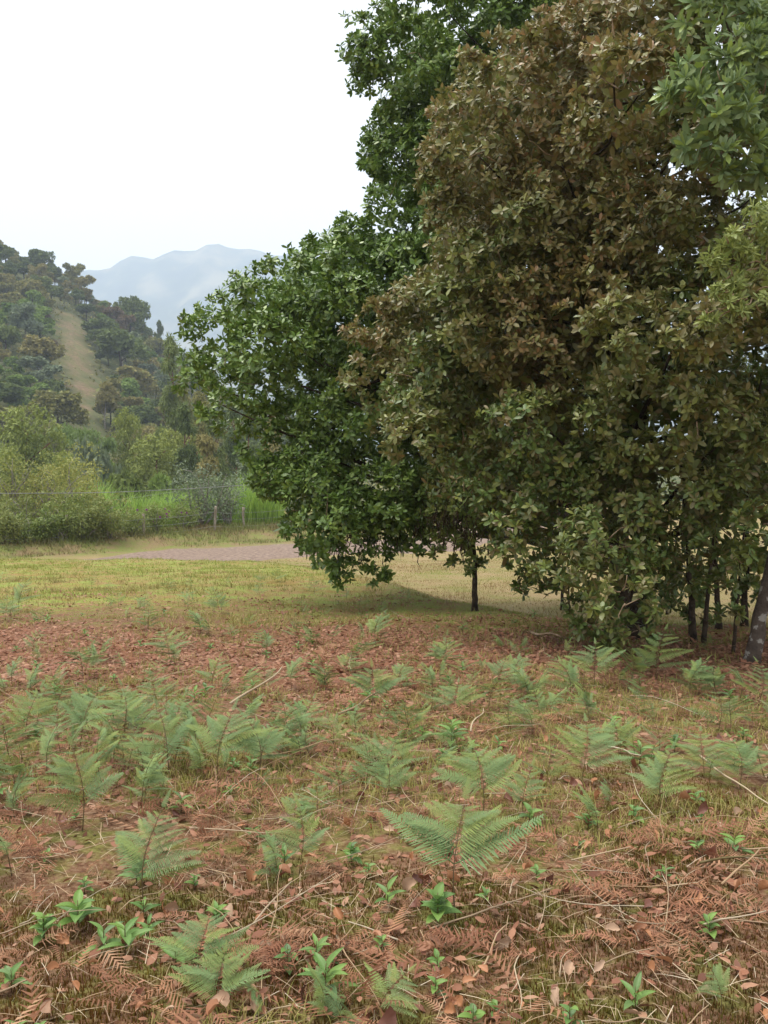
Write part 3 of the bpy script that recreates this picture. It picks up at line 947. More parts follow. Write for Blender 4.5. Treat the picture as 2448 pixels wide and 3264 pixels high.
def tree_proto(seed, kind):
    rng = np.random.default_rng(seed)
    tr = MB()
    L = []
    if kind == "round":          # about 10 m wide, 11 m tall
        for k in range(13):
            a, q = rng.uniform(0, 6.28), rng.uniform(.3, 3.4)
            L.append((math.cos(a) * q, math.sin(a) * q, 7.8 - .28 * q * q * .5 + rng.uniform(-1.6, .8), rng.uniform(1.3, 2.1)))
        lf, n, flat = clump(.62, .8), 5200, .8
        h, r = 6.5, .28
    elif kind == "irregular":
        for k in range(11):
            a, q = rng.uniform(0, 6.28), rng.uniform(.2, 3.0)
            L.append((math.cos(a) * q, math.sin(a) * q, rng.uniform(4.0, 9.6) - .3 * q, rng.uniform(.9, 1.9)))
        lf, n, flat = clump(.58, .8), 4200, .75
        h, r = 7.5, .2
    elif kind == "cone":         # young eucalyptus: full, conical, drooping; 15 m tall
        for k in range(30):
            z = 2.5 + 11.3 * (k / 29) ** .9
            q = 2.7 * math.sqrt(max(0, 1 - (z / 15.0) ** 2.4)) * rng.uniform(.35, 1.0)
            a = k * 2.4 + rng.uniform(-.4, .4)
            L.append((math.cos(a) * q, math.sin(a) * q, z, (1.15 + .6 * (1 - z / 15)) * rng.uniform(.8, 1.2)))
        lf, n, flat = (leaf4(.34)[0] * .29, leaf4(.34)[1]), 16000, 1.0
        h, r = 12.5, .18
    elif kind == "umbrella":     # wide flat tiers
        for k in range(16):
            a, q = rng.uniform(0, 6.28), math.sqrt(rng.uniform(.02, 1)) * 4.2
            L.append((math.cos(a) * q, math.sin(a) * q, rng.choice([7.4, 8.6, 9.4]) - .12 * q + rng.uniform(-.3, .3), rng.uniform(1.1, 1.8)))
        lf, n, flat = clump(.30), 6500, .26
        h, r = 7.6, .2
    elif kind == "pine":         # tall bare reddish stem with an open top
        for k in range(17):
            z = rng.uniform(7, 17.5)
            q, a = rng.uniform(.3, 1.8) * (1 - (z - 7) / 16), rng.uniform(0, 6.28)
            L.append((math.cos(a) * q, math.sin(a) * q, z, rng.uniform(.6, 1.15)))
        lf, n, flat = (leaf4(.2)[0] * .5, leaf4(.2)[1]), 8500, .9
        h, r = 17, .17
    P0 = np.array([0, 0, -.5])
    top = np.array([rng.normal(0, .3), rng.normal(0, .3), h])
    pts = wob(P0, top, 8, .02, rng)
    V, T = tube(pts, np.linspace(r * 1.15, r * .35, 8), 7)
    tr.add(V, T)
    for (x, y, z, rr) in L[:: (2 if kind != "cone" else 4)]:
        k = int(np.clip(np.searchsorted(pts[:, 2], z - 1.2 - .35 * math.hypot(x, y)), 1, 7))
        V, T = tube(wob(pts[k], (x, y, z), 5, .05, rng), np.linspace(r * .42, .03, 5), 5)
        tr.add(V, T)
    tz = .55 if kind == "cone" else None
    return tr, clump_crown(L, rng, n, lf, flat, tz, 1.2 if kind in ("cone", "pine") else 0)


PROTO = {}
for k, seeds in {"round": (1, 2, 3), "irregular": (4, 5, 6), "cone": (7, 8), "umbrella": (9,), "pine": (10, 11)}.items():
    PROTO[k] = [tree_proto(s, k) for s in seeds]
CACHE = {}


def far_tree(kind, var, x, y, crownmat, barkmat, sx, sz, rot, label, group, name="broadleaf_tree", z=None):
    key = (kind, var % len(PROTO[kind]))
    if key not in CACHE:
        tr, cr = PROTO[kind][key[1]]
        CACHE[key] = (tr.mesh("trunk", M[barkmat], True), cr.mesh("crown", M[crownmat]))
    t, c = CACHE[key]
    root = obj(name, None, M=Matrix.Translation((x, y, gz(x, y) if z is None else z)) @ Matrix.Rotation(rot, 4, 'Z') @ Matrix.Diagonal((sx, sx, sz, 1)))
    tag(root, label, "tree", group)
    for part, me_, mt in (("trunk", t, barkmat), ("crown", c, crownmat)):      # copies share the mesh, the colour is the copy's own
        o = obj(part, me_, root)
        o.material_slots[0].link = 'OBJECT'
        o.material_slots[0].material = M[mt]
    o["kind"] = "stuff"
    return root


rg = np.random.default_rng(77)


def at(u, y):
    return (u - 1224) / F * y


def fit_h(v_top, y, x, h0):       # height scale so the crown's top reaches the pixel row
    z = P(1224, v_top, y)[2]
    return (z - gz(x, y)) / h0


def hero(kind, var, u, v_top, y, w, h0, w0, cm, bm, label, name, group=None):
    x = at(u, y)
    return far_tree(kind, var, x, y, cm, bm, w / w0, fit_h(v_top, y, x, h0), rg.uniform(0, 6.28), label, group, name)


hero("cone", 0, 95, 1268, 84, 8.0, 15.2, 6.0, "euca", "bark_red", "large conical eucalyptus with yellowish top beyond the hedge", "eucalyptus_tree")
hero("cone", 1, 412, 1290, 108, 5.2, 15.2, 6.0, "euca", "bark_red", "pointed eucalyptus with yellowish tip beside the flat-topped tree", "eucalyptus_tree")
hero("umbrella", 0, 285, 1335, 104, 7.6, 10.0, 10.0, "umbrella", "bark_dark", "flat-topped bright green tree with layered canopy in the valley", "acacia_tree")
hero("round", 1, 300, 1405, 92, 5.6, 9.6, 9.5, "silver", "bark_grey", "rounded grey green tree below the flat-topped tree", "broadleaf_tree")
hero("cone", 1, 480, 1375, 92, 7.0, 15.2, 6.0, "euca", "bark_red", "bushy eucalyptus rising behind the pale-stemmed shrub", "eucalyptus_tree")
hero("cone", 0, 560, 1345, 98, 6.4, 15.2, 6.0, "euca", "bark_red", "bushy eucalyptus with thin leaning top near the dark oak", "eucalyptus_tree")
hero("cone", 1, 205, 1430, 74, 3.8, 15.2, 6.0, "euca", "bark_red", "short eucalyptus leaning against the large conical one", "eucalyptus_tree")
hero("cone", 0, 20, 1400, 76, 4.2, 15.2, 6.0, "euca", "bark_red", "short eucalyptus in front of the large conical one", "eucalyptus_tree")
hero("pine", 0, 545, 1075, 122, 4.6, 18.2, 4.6, "euca", "bark_red", "tall slim tree of grey green drooping sprays near the dark oak", "pine_tree")
for i, (u, vt, y) in enumerate([(600, 1290, 96), (640, 1240, 104), (690, 1300, 92), (590, 1180, 120), (740, 1250, 110), (660, 1380, 86), (800, 1300, 100), (870, 1330, 95)]):
    hero("pine", i, u, vt, y, 3.6, 18.2, 4.6, "far_olive" if i % 2 else "far_dark", "bark_red", ("pale" if i % 2 else "dark") + " slender pine with bare reddish stem in the valley", "pine_tree", "slender pines behind the dark oak")
hero("round", 0, 395, 1500, 66, 3.6, 9.6, 9.5, "far_dark", "bark_dark", "small round dark bush-like tree behind the tall grass", "broadleaf_tree")
hero("round", 2, 640, 1520, 70, 5.6, 9.6, 9.5, "far_dark", "bark_dark", "dark round tree in the shade behind the pale-stemmed shrub", "broadleaf_tree")
hero("irregular", 2, 500, 1490, 76, 4.0, 10.5, 8.0, "far_green", "bark_grey", "small green tree between the eucalyptus trees", "broadleaf_tree")
hero("round", 2, 385, 1050, 236, 15.0, 9.6, 9.5, "far_dark", "bark_dark", "big round dark tree standing beside the bare strip on the hillside", "broadleaf_tree")
hero("round", 0, 425, 945, 300, 13.5, 9.6, 9.5, "far_dark", "bark_dark", "domed dark tree on the skyline of the hill", "broadleaf_tree")
hero("irregular", 0, 340, 1210, 190, 6.5, 10.5, 8.0, "far_olive", "bark_grey", "pale olive tree at the foot of the bare strip", "broadleaf_tree")
hero("irregular", 1, 190, 835, 318, 5.0, 10.5, 8.0, "far_dark", "bark_dark", "lone tufted tree sticking up from the hill's skyline", "broadleaf_tree")
hero("irregular", 2, 513, 1012, 325, 4.0, 10.5, 8.0, "far_dark", "bark_dark", "small tufted tree at the low end of the hill's skyline", "broadleaf_tree")

# the wood on the hillside, nearest trunks first
pts = []
KIND = [("round", "far_dark", "domed dark green tree in the hillside wood"), ("round", "far_olive", "domed olive tree in the hillside wood"),
        ("irregular", "far_olive", "loose olive tree in the hillside wood"), ("irregular", "far_green", "bright green tree in the hillside wood"),
        ("irregular", "far_rust", "rusty brown tree in the hillside wood"), ("irregular", "silver", "pale grey green tree in the hillside wood")]
for _ in range(9000):
    y = rg.uniform(118, 338)
    q = rg.uniform(-.47, -.10)
    x = q * y
    s = rg.uniform(.6, 1.3)
    cd = float(clear_dist(x, y))
    if cd < 4.6 * s + 1.0:
        continue
    # keep the strip open to view: nothing tall directly below it
    if y < 204 and -.345 < q < -.27 and y > 140 and s > .62:
        continue
    if (x + 67.5) ** 2 + (y - 236) ** 2 < 81:
        continue
    dmin = 6.3 * s
    if any((x - a) ** 2 + (y - b) ** 2 < (dmin + .5 * c) ** 2 for a, b, c in pts):
        continue
    pts.append((x, y, 6.3 * s * .5))
    hi = y > 230 + 50 * nz(x, y, .03, 9)
    k = rg.choice(6, p=[.46, .24, .17, .05, .03, .05] if hi else [.20, .22, .24, .17, .05, .12])
    kd, cm, lb = KIND[k]
    far_tree(kd, int(rg.integers(3)), x, y, cm, "bark_grey" if k in (2, 5) else "bark_dark", s * rg.uniform(.9, 1.15), s * rg.uniform(.75, 1.05), rg.uniform(0, 6.28),
             lb.replace(" in the hillside wood", "") + (" on the hill's skyline" if y > 305 else " beside the bare hillside strip" if cd < 14 else " at the foot of the wooded hill" if y < 160 else " high in the hillside wood" if y > 250 else " low in the hillside wood"), lb.replace(" tree in", " trees in"))
    if len(pts) >= 290:
        break
# trees seen through the gaps on the right
for i in range(34):
    y = rg.uniform(72, 125)
    x = rg.uniform(-.04, .62) * y
    far_tree("round" if i % 2 else "irregular", i, x, y, ["far_dark", "far_green", "far_olive"][i % 3], "bark_dark", rg.uniform(.6, 1.0), rg.uniform(.6, .95), rg.uniform(0, 6.28),
             "tree of the valley wood behind the bronze oak", "valley trees behind the bronze oak")

# undergrowth of the valley and hillside
mb = MB()
n = 18000
y = 60 + 280 * rg.uniform(0, 1, n) ** .8
x = rg.uniform(-.5, .25, n) * y
ok = ((clear_dist(x, y) > .6) | (rg.uniform(0, 1, n) < .8)) & (y > yfence(x) + 9)
x, y = x[ok], y[ok]
n = len(x)
h = rg.uniform(.1, 1.6, n) * np.where(clear_dist(x, y) < .6, .05, 1) * (.5 + .5 * (nz(x, y, .2, 14) > -.2))
p = np.stack([x, y, gh(x, y) + h], 1)
V, T = spread(clump(1.0), p, frames(rg.normal(0, 1, (n, 3)), rg.normal(0, .6, (n, 3)) + [0, 0, 1]), rg.uniform(.5, 1.4, n) * np.where(clear_dist(x, y) < .6, .28, 1))
mb.add(V, T, np.repeat(rg.uniform(0, .99, n), 4))
tag(obj("undergrowth", mb.mesh("undergrowth", M["far_olive"])), "low olive undergrowth between the trees of valley and hillside", "undergrowth", kind="stuff")

# ------------------------------------------------------------------ hedge, shrubs, tall grass and fence by the track
def shrub(name, label, u, v_base, y, w, h, mat, seed, n=2600, leaf=.085, tintv=0.0, bark="bark_grey", bare=0.0, group=None, stems=7, cat="shrub", spec=None):
    rng = np.random.default_rng(seed)
    x = at(u, y)
    b = np.array([x, y, gz(x, y) - .05])
    root = obj(name, None, loc=b)
    tag(root, label, cat, group)
    L = []
    tips = []
    for k in range(stems):
        a, q = rng.uniform(0, 6.28), rng.uniform(.25, 1) * w / 2
        tip = np.array([math.cos(a) * q, math.sin(a) * q * .8, h * rng.uniform(.55, 1.0) * (1 - .25 * (q / (w / 2)) ** 2)])
        V, T = tube(wob((rng.normal(0, .05), rng.normal(0, .05), 0), tip, 7, .07, rng, .05), np.linspace(.02 + .012 * h, .008, 7), 5)
        obj("stem", fast_mesh("stem", V, T, M[bark], smooth=True), root)
        tips.append(tip)
        for f in (.45, .75, 1.0):
            L.append((*(tip * f + rng.normal(0, .1 * w, 3) * [1, 1, .4]), rng.uniform(.16, .26) * w * (1 - bare * .35)))
    lf = leaf4(.5)
    cr = clump_crown(L, rng, n, (lf[0] * leaf, lf[1]), .8)
    o = cr.mesh("crown", M[mat])
    if tintv:
        a = o.attributes["tint"]
        a.data.foreach_set("value", np.clip(rng.normal(tintv, .25, len(o.polygons)), 0, 1).astype(np.float32))
    obj("crown", o, root)["kind"] = "stuff"
    return root


HSL = ["low shrub at the hedge's far end touching the verge", "lowest shrub of the hedge in front of the bare-twigged shrub", "low shrub of the hedge below the rounded yellow shrub", "low shrub of the hedge below the tall yellow green shrub",
       "last low shrub of the hedge before the fence posts", "dense green shrub packed behind the hedge's far end", "dense green shrub at the foot of the tall yellow green shrub"]
for i, (u, vb, y, w, h) in enumerate([(20, 1760, 38.6, 2.0, 1.5), (110, 1755, 39.2, 1.8, 1.3), (190, 1750, 39.8, 1.9, 1.45), (270, 1740, 40.4, 2.0, 1.55), (350, 1735, 41.0, 1.9, 1.6), (60, 1740, 40.5, 2.4, 2.0), (230, 1720, 42.0, 2.2, 1.9)]):
    shrub("hedge_shrub", HSL[i], u, vb, y, w, h, "hedge", 100 + i, 3600, .10, .12, group="low shrubs of the hedge")
shrub("fruit_shrub", "tall yellow green shrub with open branches behind the hedge", 200, 1700, 43.6, 4.0, 4.0, "hedge", 120, 4200, .105, .85, bare=.4, stems=11)
shrub("fruit_shrub", "yellow green shrub with bare twigs at the hedge's far end", 35, 1700, 43.2, 3.4, 3.9, "hedge", 121, 2800, .10, .7, bare=.7, stems=12)
shrub("fruit_shrub", "rounded yellow shrub between two taller ones in the hedge", 120, 1700, 44.5, 3.0, 3.2, "hedge", 122, 3000, .10, .95, bare=.4, stems=9)
shrub("fruit_shrub", "yellowing shrub next to the bright tall grass", 290, 1700, 45.5, 2.6, 3.1, "hedge", 123, 2600, .10, .8, bare=.5, stems=8)
shrub("flowering_shrub", "green shrub with purple flowers by the first fence post", 500, 1700, 43.6, 2.0, 1.3, "hedge", 124, 2600, .09, .15, stems=8)
shrub("flowering_shrub", "green shrub with purple flowers between two fence posts", 585, 1695, 44.8, 2.2, 1.45, "hedge", 125, 2800, .09, .1, stems=8)
shrub("flowering_shrub", "low tangled shrub against the fence bank", 410, 1700, 42.4, 1.8, 1.2, "hedge", 126, 2400, .09, .25, stems=8)
shrub("pale_shrub", "sparse shrub with whitish stems arching over the fence", 640, 1690, 46.8, 3.8, 3.4, "silver", 127, 3600, .12, 0, bark="bark_grey", bare=.6, stems=16)
shrub("pale_shrub", "thin twiggy shrub beside the whitish arching one", 730, 1690, 48.0, 2.6, 2.6, "silver", 128, 1800, .11, 0, bark="bark_grey", bare=.6, stems=14)
rg = np.random.default_rng(31)
fs = [("flowering_shrub", o) for o in list(bpy.data.objects) if o.name.startswith("flowering_shrub")]
fm = leaf4(.9)
fmesh = fast_mesh("flower", *(lambda q: (q[0], q[1]))(spread(fm, np.zeros((5, 3)), frames(np.stack([np.cos(np.arange(5) * 1.257), np.sin(np.arange(5) * 1.257), .3 + 0 * np.arange(5)], 1), np.tile([[0, 0, 1.0]], (5, 1))), np.full(5, .06))), M["flower"])
for _, o in fs[:2]:
    for k in range(5):
        obj("flower", fmesh, o, Matrix.Translation((rg.uniform(-.8, .8), rg.uniform(-.9, -.6), rg.uniform(.6, 1.2))) @ Matrix.Rotation(-1.2, 4, 'X'))

# tall bright grass
def blades(x, y, z, L, w, lean, rng, seg=3):
    n = len(x)
    az = rng.uniform(0, 6.28, n)
    dx, dy = np.cos(az), np.sin(az)
    px, py = -dy, dx
    rows = []
    for k in range(seg + 1):
        t = k / seg
        ox = lean * L * t * t
        hh = L * t * np.sqrt(np.maximum(1 - (lean * t) ** 2 * .6, .1))
        ww = w * (1 - t ** 1.5) * .5
        c = np.stack([x + dx * ox, y + dy * ox, z + hh], 1)
        s = np.stack([px * ww, py * ww, 0 * ww], 1)
        rows += [c - s, c + s] if k < seg else [c]
    V = np.stack(rows, 1)
    T = []
    for k in range(seg - 1):
        a = 2 * k
        T += [(a, a + 1, a + 3), (a, a + 3, a + 2)]
    T += [(2 * seg - 2, 2 * seg - 1, 2 * seg)]
    T = np.array(T)
    m = V.shape[1]
    TT = (T[None] + (np.arange(n) * m)[:, None, None]).reshape(-1, 3)
    return V.reshape(-1, 3), TT, len(T)


mb = MB()
for (u0, u1, y0, y1, h, n) in [(270, 620, 47, 53, 1.9, 5200), (640, 900, 48.5, 55, 2.3, 6500), (560, 680, 47.5, 52, 1.5, 1800), (260, 320, 46, 50, 2.3, 900)]:
    y = rg.uniform(y0, y1, n)
    x = at(rg.uniform(u0, u1, n), y)
    ok = nz(x, y, 1.5, 71) > rg.uniform(-.9, .5, n)
    x, y = x[ok], y[ok]
    n = len(x)
    V, T, k = blades(x, y, gh(x, y) - .05, (1 + .3 * nz(x, y, 1.1, 72)) * h * rg.uniform(.55, 1.1, n), rg.uniform(.03, .055, n), rg.uniform(.1, .75, n), rg)
    mb.add(V, T, np.repeat(rg.uniform(0, .99, n), k))
tag(obj("tall_grass", mb.mesh("tall_grass", M["cane"])), "tall bright green grass growing behind the fence", "grass", kind="stuff")

# rough grass of the verge and fence bank
x = rg.uniform(-21, 12, 45000)
y = yfence(x) + rg.uniform(-5, 2.5, 45000)
ok = (np.abs(y - np.interp(x, rx, ry)) > 3.3) & (nz(x, y, 1.3, 73) + .8 * sstep(y, yfence(x) - 2, yfence(x)) > rg.uniform(-.5, .9, 45000)) & (y > yc(x) + 2)
x, y = x[ok], y[ok]
n = len(x)
V, T, k = blades(x, y, gh(x, y) - .02, rg.uniform(.10, .36, n) * (.7 + .6 * sstep(y, yfence(x) - 2.5, yfence(x))), rg.uniform(.02, .04, n), rg.uniform(.3, 1.1, n), rg, 1)
vg = MB().add(V, T, np.repeat(rg.uniform(0, .99, n), k), np.repeat(np.clip(.5 + .6 * nz(x, y, .9, 74) + rg.normal(0, .2, n), 0, 1), k))
tag(obj("verge_grass", vg.mesh("verge_grass", M["verge"])), "rough tussocky grass on the verge and fence bank", "grass", kind="stuff")

# fence posts and wires
posts = []
for i, (x, y, h) in enumerate([(-16.6, 37.6, 1.15), (-13.8, 40.0, 1.1), (-11.05, 42.3, 1.0), (-8.2, 44.6, 1.2), (-7.05, 46.4, 1.1), (-4.7, 48.5, 1.15), (-1.8, 49.3, 1.15), (1.4, 49.7, 1.15)]):
    rgp = np.random.default_rng(i)
    b = np.array([x, y, gz(x, y) - .15])
    pts_ = wob((0, 0, 0), (rgp.normal(0, .04), rgp.normal(0, .04), h + .15), 7, .012, rgp)
    V, T = tube(pts_,   .062 * (1 + rgp.normal(0, .07, 7)), 8)
    root = obj("fence_post", fast_mesh("fence_post", V, T, M["post"], smooth=True), loc=b)
    lab = {2: "short weathered fence post nearest the hedge", 3: "tall pale fence post beside the whitish shrub", 4: "weathered fence post in front of the brightest tall grass"}.get(i, "weathered fence post half hidden by foliage")
    tag(root, lab, "post", "posts of the wire fence")
    posts.append(b + [0, 0, h])
for hgt in (-.12, -.45, -.8):
    pl = []
    for a, b in zip(posts[:-1], posts[1:]):
        for t in np.linspace(0, 1, 5)[:-1]:
            q = a + (b - a) * t
            pl.append(q + [0, -.09, hgt - .05 * math.sin(math.pi * t)])
    V, T = tube(np.array(pl), .006, 4)
    tag(obj("fence_wire", fast_mesh("fence_wire", V, T, M["wire"])), "thin wire strung along the fence posts", "wire", "wires of the fence")
for (pts_, lab) in [([(-900, 1572, 39), (0, 1573, 40), (330, 1571, 41), (620, 1557, 43), (860, 1541, 45), (1700, 1470, 49)], "pale overhead cable sagging across the valley behind the hedge"),
                    ([(-900, 1640, 57), (330, 1600, 57), (500, 1576, 57), (700, 1545, 57), (860, 1528, 57), (1700, 1440, 57)], "darker overhead cable crossing behind the whitish shrub")]:
    k = np.array([P(*q) for q in pts_])
    s = np.linspace(0, 1, 40)
    pl = np.stack([np.interp(s, np.linspace(0, 1, len(k)), k[:, j]) for j in range(3)], 1)
    for _ in range(4):
        pl[1:-1] = (pl[:-2] + pl[1:-1] + pl[2:]) / 3
    V, T = tube(pl, .013, 5)
    tag(obj("overhead_cable", fast_mesh("overhead_cable", V, T, M["wire"])), lab, "cable")

# ------------------------------------------------------------------ bracken
def pinna(seed, n=29, dead=False, lob=4):
    """one side branch of bracken: rachis along +x (length 1) with toothed leaflets"""
    rng = np.random.default_rng(seed)
    V, T = [], []
    cur = rng.normal(0, .12)

    def pos(t):
        return np.array([t * (1 - .06 * t), cur * t * t, -.13 * t * t + (.05 * math.sin(5 * t) if dead else 0)])
    for k in range(n):
        t = .06 + .92 * k / n
        L = .225 * (1 - t) ** .8 * min(1, .65 + 3 * t) * rng.uniform(.9, 1.1) + .012
        for sgn in (-1, 1):
            b = pos(t + (.012 if sgn > 0 else 0))
            sl = math.radians(rng.normal(66, 4) if not dead else rng.normal(62, 14))
            d = np.array([math.cos(sl), sgn * math.sin(sl), -.12 + rng.normal(0, .05) + (rng.normal(0, .35) if dead else 0)])
            d /= np.linalg.norm(d)
            s = np.array([-d[1], d[0], 0])
            up = np.array([0, 0, 1.0])
            if dead:
                d = d * .85
            w = (.0094 if not dead else .0095) * rng.uniform(.85, 1.15)
            i0 = len(V)
            cr_ = rng.normal(0, .02) if dead else 0
            for fx, fw in ((0, .75), (.3, 1.0), (.45, .72), (.65, .78), (1.0, 0)):
                c_ = b + d * L * fx + up * (-.05 * L * fx * fx + cr_ * math.sin(3 * fx))
                V += [c_ - s * w * fw + up * (.3 * w * fw), c_, c_ + s * w * fw + up * (.3 * w * fw)]
            for r_ in range(4):
                a_ = i0 + 3 * r_
                T += [(a_, a_ + 3, a_ + 4), (a_, a_ + 4, a_ + 1), (a_ + 1, a_ + 4, a_ + 5), (a_ + 1, a_ + 5, a_ + 2)]
    mb = MB().add(np.array(V), np.array(T), rng.uniform(0, .1, len(T)))
    v, t = tube(np.array([pos(q) for q in np.linspace(0, 1, 6)]), np.linspace(.007, .002, 6), 3)
    mb.add(v, t)
    return mb


PIN = [pinna(s).mesh("frond", M["fern"]) for s in (1, 2, 3, 4)]
PIN_S = [pinna(s, 20, lob=3).mesh("frond", M["fern"]) for s in (5, 6)]
PIND = [pinna(s, 18, True, 4).mesh("frond", M["fern_dead"]) for s in (11, 12, 13, 14)]
STEMS = {}


def stem_mesh(k, mat):
    if (k, mat) not in STEMS:
        r = np.random.default_rng(50 + k)
        th = [.55, .75, .95, .4, 1.1][k] if mat == "fern_stem" else .1
        s = np.linspace(0, 1, 13)
        an = th * sstep(s, .25, .95)
        ds = np.diff(s, prepend=0)
        pts_ = np.stack([np.cumsum(np.sin(an) * ds), .03 * np.sin(s * 4 + k), np.cumsum(np.cos(an) * ds) - .03], 1)
        v, t = tube(pts_, np.linspace(.008, .0025, 13), 5)
        STEMS[(k, mat)] = (fast_mesh("stem", v, t, M[mat], smooth=True), pts_)
    return STEMS[(k, mat)]


STALK = []
for k in range(4):
    r_ = np.random.default_rng(80 + k)
    v_, t_ = tube(wob((0, 0, 0), (0, 0, 1), 7, .03, r_), np.linspace(.0055, .0022, 7), 4)
    STALK.append(fast_mesh("stalk", v_, t_, M["straw"], smooth=True))


v_, t_ = tube(wob((0, 0, -.05), (0, 0, 1), 6, .01, np.random.default_rng(3)), np.linspace(.03, .012, 6), 5)
STALKG = fast_mesh("stem", v_, t_, M["fern_stem"], smooth=True)


def fern(x, y, h, label, group, rng, pairs=5, spread_=.75, tilt=None, start=.42, small=False, rz=None):
    k = int(rng.integers(5))
    st, sp = stem_mesh(k, "fern_stem")
    tilt = rng.normal(0, .16) if tilt is None else tilt
    rz = rng.uniform(0, 6.28) if rz is None else rz
    root = obj("bracken_fern", None, M=Matrix.Translation((x, y, gz(x, y))) @ Matrix.Rotation(tilt, 4, 'Y') @ Matrix.Rotation(rz, 4, 'Z') @ Matrix.Scale(h, 4))
    tag(root, label, "fern", group)
    obj("stem", st, root)
    meshes = PIN_S if small else PIN
    ss = np.linspace(0, 1, len(sp))
    tan = nrm(np.gradient(sp, axis=0))
    for j in range(pairs):
        f = j / pairs
        t = start + (.98 - start) * f ** .9
        c = np.array([np.interp(t, ss, sp[:, q_]) for q_ in range(3)])
        tg = np.array([np.interp(t, ss, tan[:, q_]) for q_ in range(3)])
        L = spread_ * (1 - f) ** .85 * rng.uniform(.85, 1.12) + .05
        for sgn in (-1, 1):
            d = nrm(np.array([.25, sgn, .12]) + tg * .35 + rng.normal(0, .12, 3))
            nn = nrm((np.array([0, 0, 1.0]) - tg[2] * tg) * .9 + np.array([0, 0, .55]) + rng.normal(0, .16, 3))
            fr = frames(d[None], nn[None])[0]
            m = Matrix([[fr[0][r], fr[1][r], fr[2][r], 0] for r in range(3)] + [[0, 0, 0, 1]])
            obj("frond", meshes[int(rng.integers(len(meshes)))], root, Matrix.Translation(c) @ m @ Matrix.Scale(L, 4))
    fr = frames(tan[-1][None], np.array([[-.3, 0, 1.0]]))[0]
    m = Matrix([[fr[0][r], fr[1][r], fr[2][r], 0] for r in range(3)] + [[0, 0, 0, 1]])
    obj("frond", meshes[0], root, Matrix.Translation(tuple(sp[-1])) @ m @ Matrix.Scale(.22, 4))
    return root


rg = np.random.default_rng(99)
HEROES = [(1455, 2945, .50, 4, .95, "large bright fern with a tall bare brown stem beside a leafy weed"),
          (460, 2905, .46, 6, .80, "tiered green fern with long level fronds above rusty dead fronds"),
          (263, 2650, .46, 6, .8, "feathery blue green fern with drooping tiers"),
          (704, 2515, .50, 4, .85, "dark-stemmed fern holding its fronds flat like an umbrella"),
          (820, 2515, .48, 4, .6, "fern with a straight dark stem and small flat top"),
          (1545, 2655, .48, 4, .75, "slim fern with curved brown stem and one-sided plume"),
          (1667, 2610, .30, 3, .7, "short fern with fine pale fronds on a wiry stem"),
          (1859, 2500, .42, 5, .9, "broad layered fern with bright fronds behind a pale stalk"),
          (2110, 2600, .38, 4, .9, "wide drooping blue green fern above brown dead bracken"),
          (2361, 2520, .34, 4, 1.0, "bushy fern beside a long fallen stalk"),
          (1180, 2290, .42, 4, .95, "spreading grey green fern on the red leaf litter"),
          (640, 3150, .26, 3, 1.1, "low fern arching over a heap of rusty dead bracken"),
          (700, 3235, .20, 3, 1.35, "flat fern with long fronds lying close to the moss")]
for u, v, h, pr, sw, lb in HEROES:
    c = G(u, v)
    fern(c[0], c[1], h * .92, lb, None, rg, 9, sw * .78, tilt=rg.normal(0, .06), rz=1.57 + rg.normal(0, .5), start=.5 if h > .4 and pr == 4 else .32)
LM = []
for (u, v, *_), s in zip(HEROES, ["the large bare-stemmed fern", "the tiered fern above rusty fronds", "the feathery blue green fern", "the umbrella-topped fern", "the straight dark-stemmed fern", "the curved slim fern", "the short pale fern",
                                   "the broad layered fern", "the wide drooping fern", "the bushy fern by the long stalk", "the spreading fern on the litter", "the low arching fern", "the flat fern on the moss"]):
    c = G(u, v)
    LM.append((c[0], c[1], "beside " + s))
LM += [(-4.4, 8.5, "on the bare patch of red soil"), (-3.5, 6.6, "at the edge of the bare red soil"), (4.2, 9.4, "in the shade of the bronze oak"), (1.6, 10.5, "under the overhanging bronze oak"), (1.1, 12.6, "round the small oak's thin stem"), (-2, 11.5, "between the leaf litter and grassy crest"),
       (-6, 13.5, "on the yellow turf"), (-4, 18, "on the grassy crest"), (0, 15, "on the turf before the dark oak"), (2.6, 7.2, "on the grassy strip before the bronze oak"), (.4, 8.2, "on the red leaf litter"), (-2, 6.4, "behind the dense fern bed")]


def where(x, y):
    return min(LM, key=lambda q: (q[0] - x) ** 2 + ((q[1] - y) * .8) ** 2)[2]


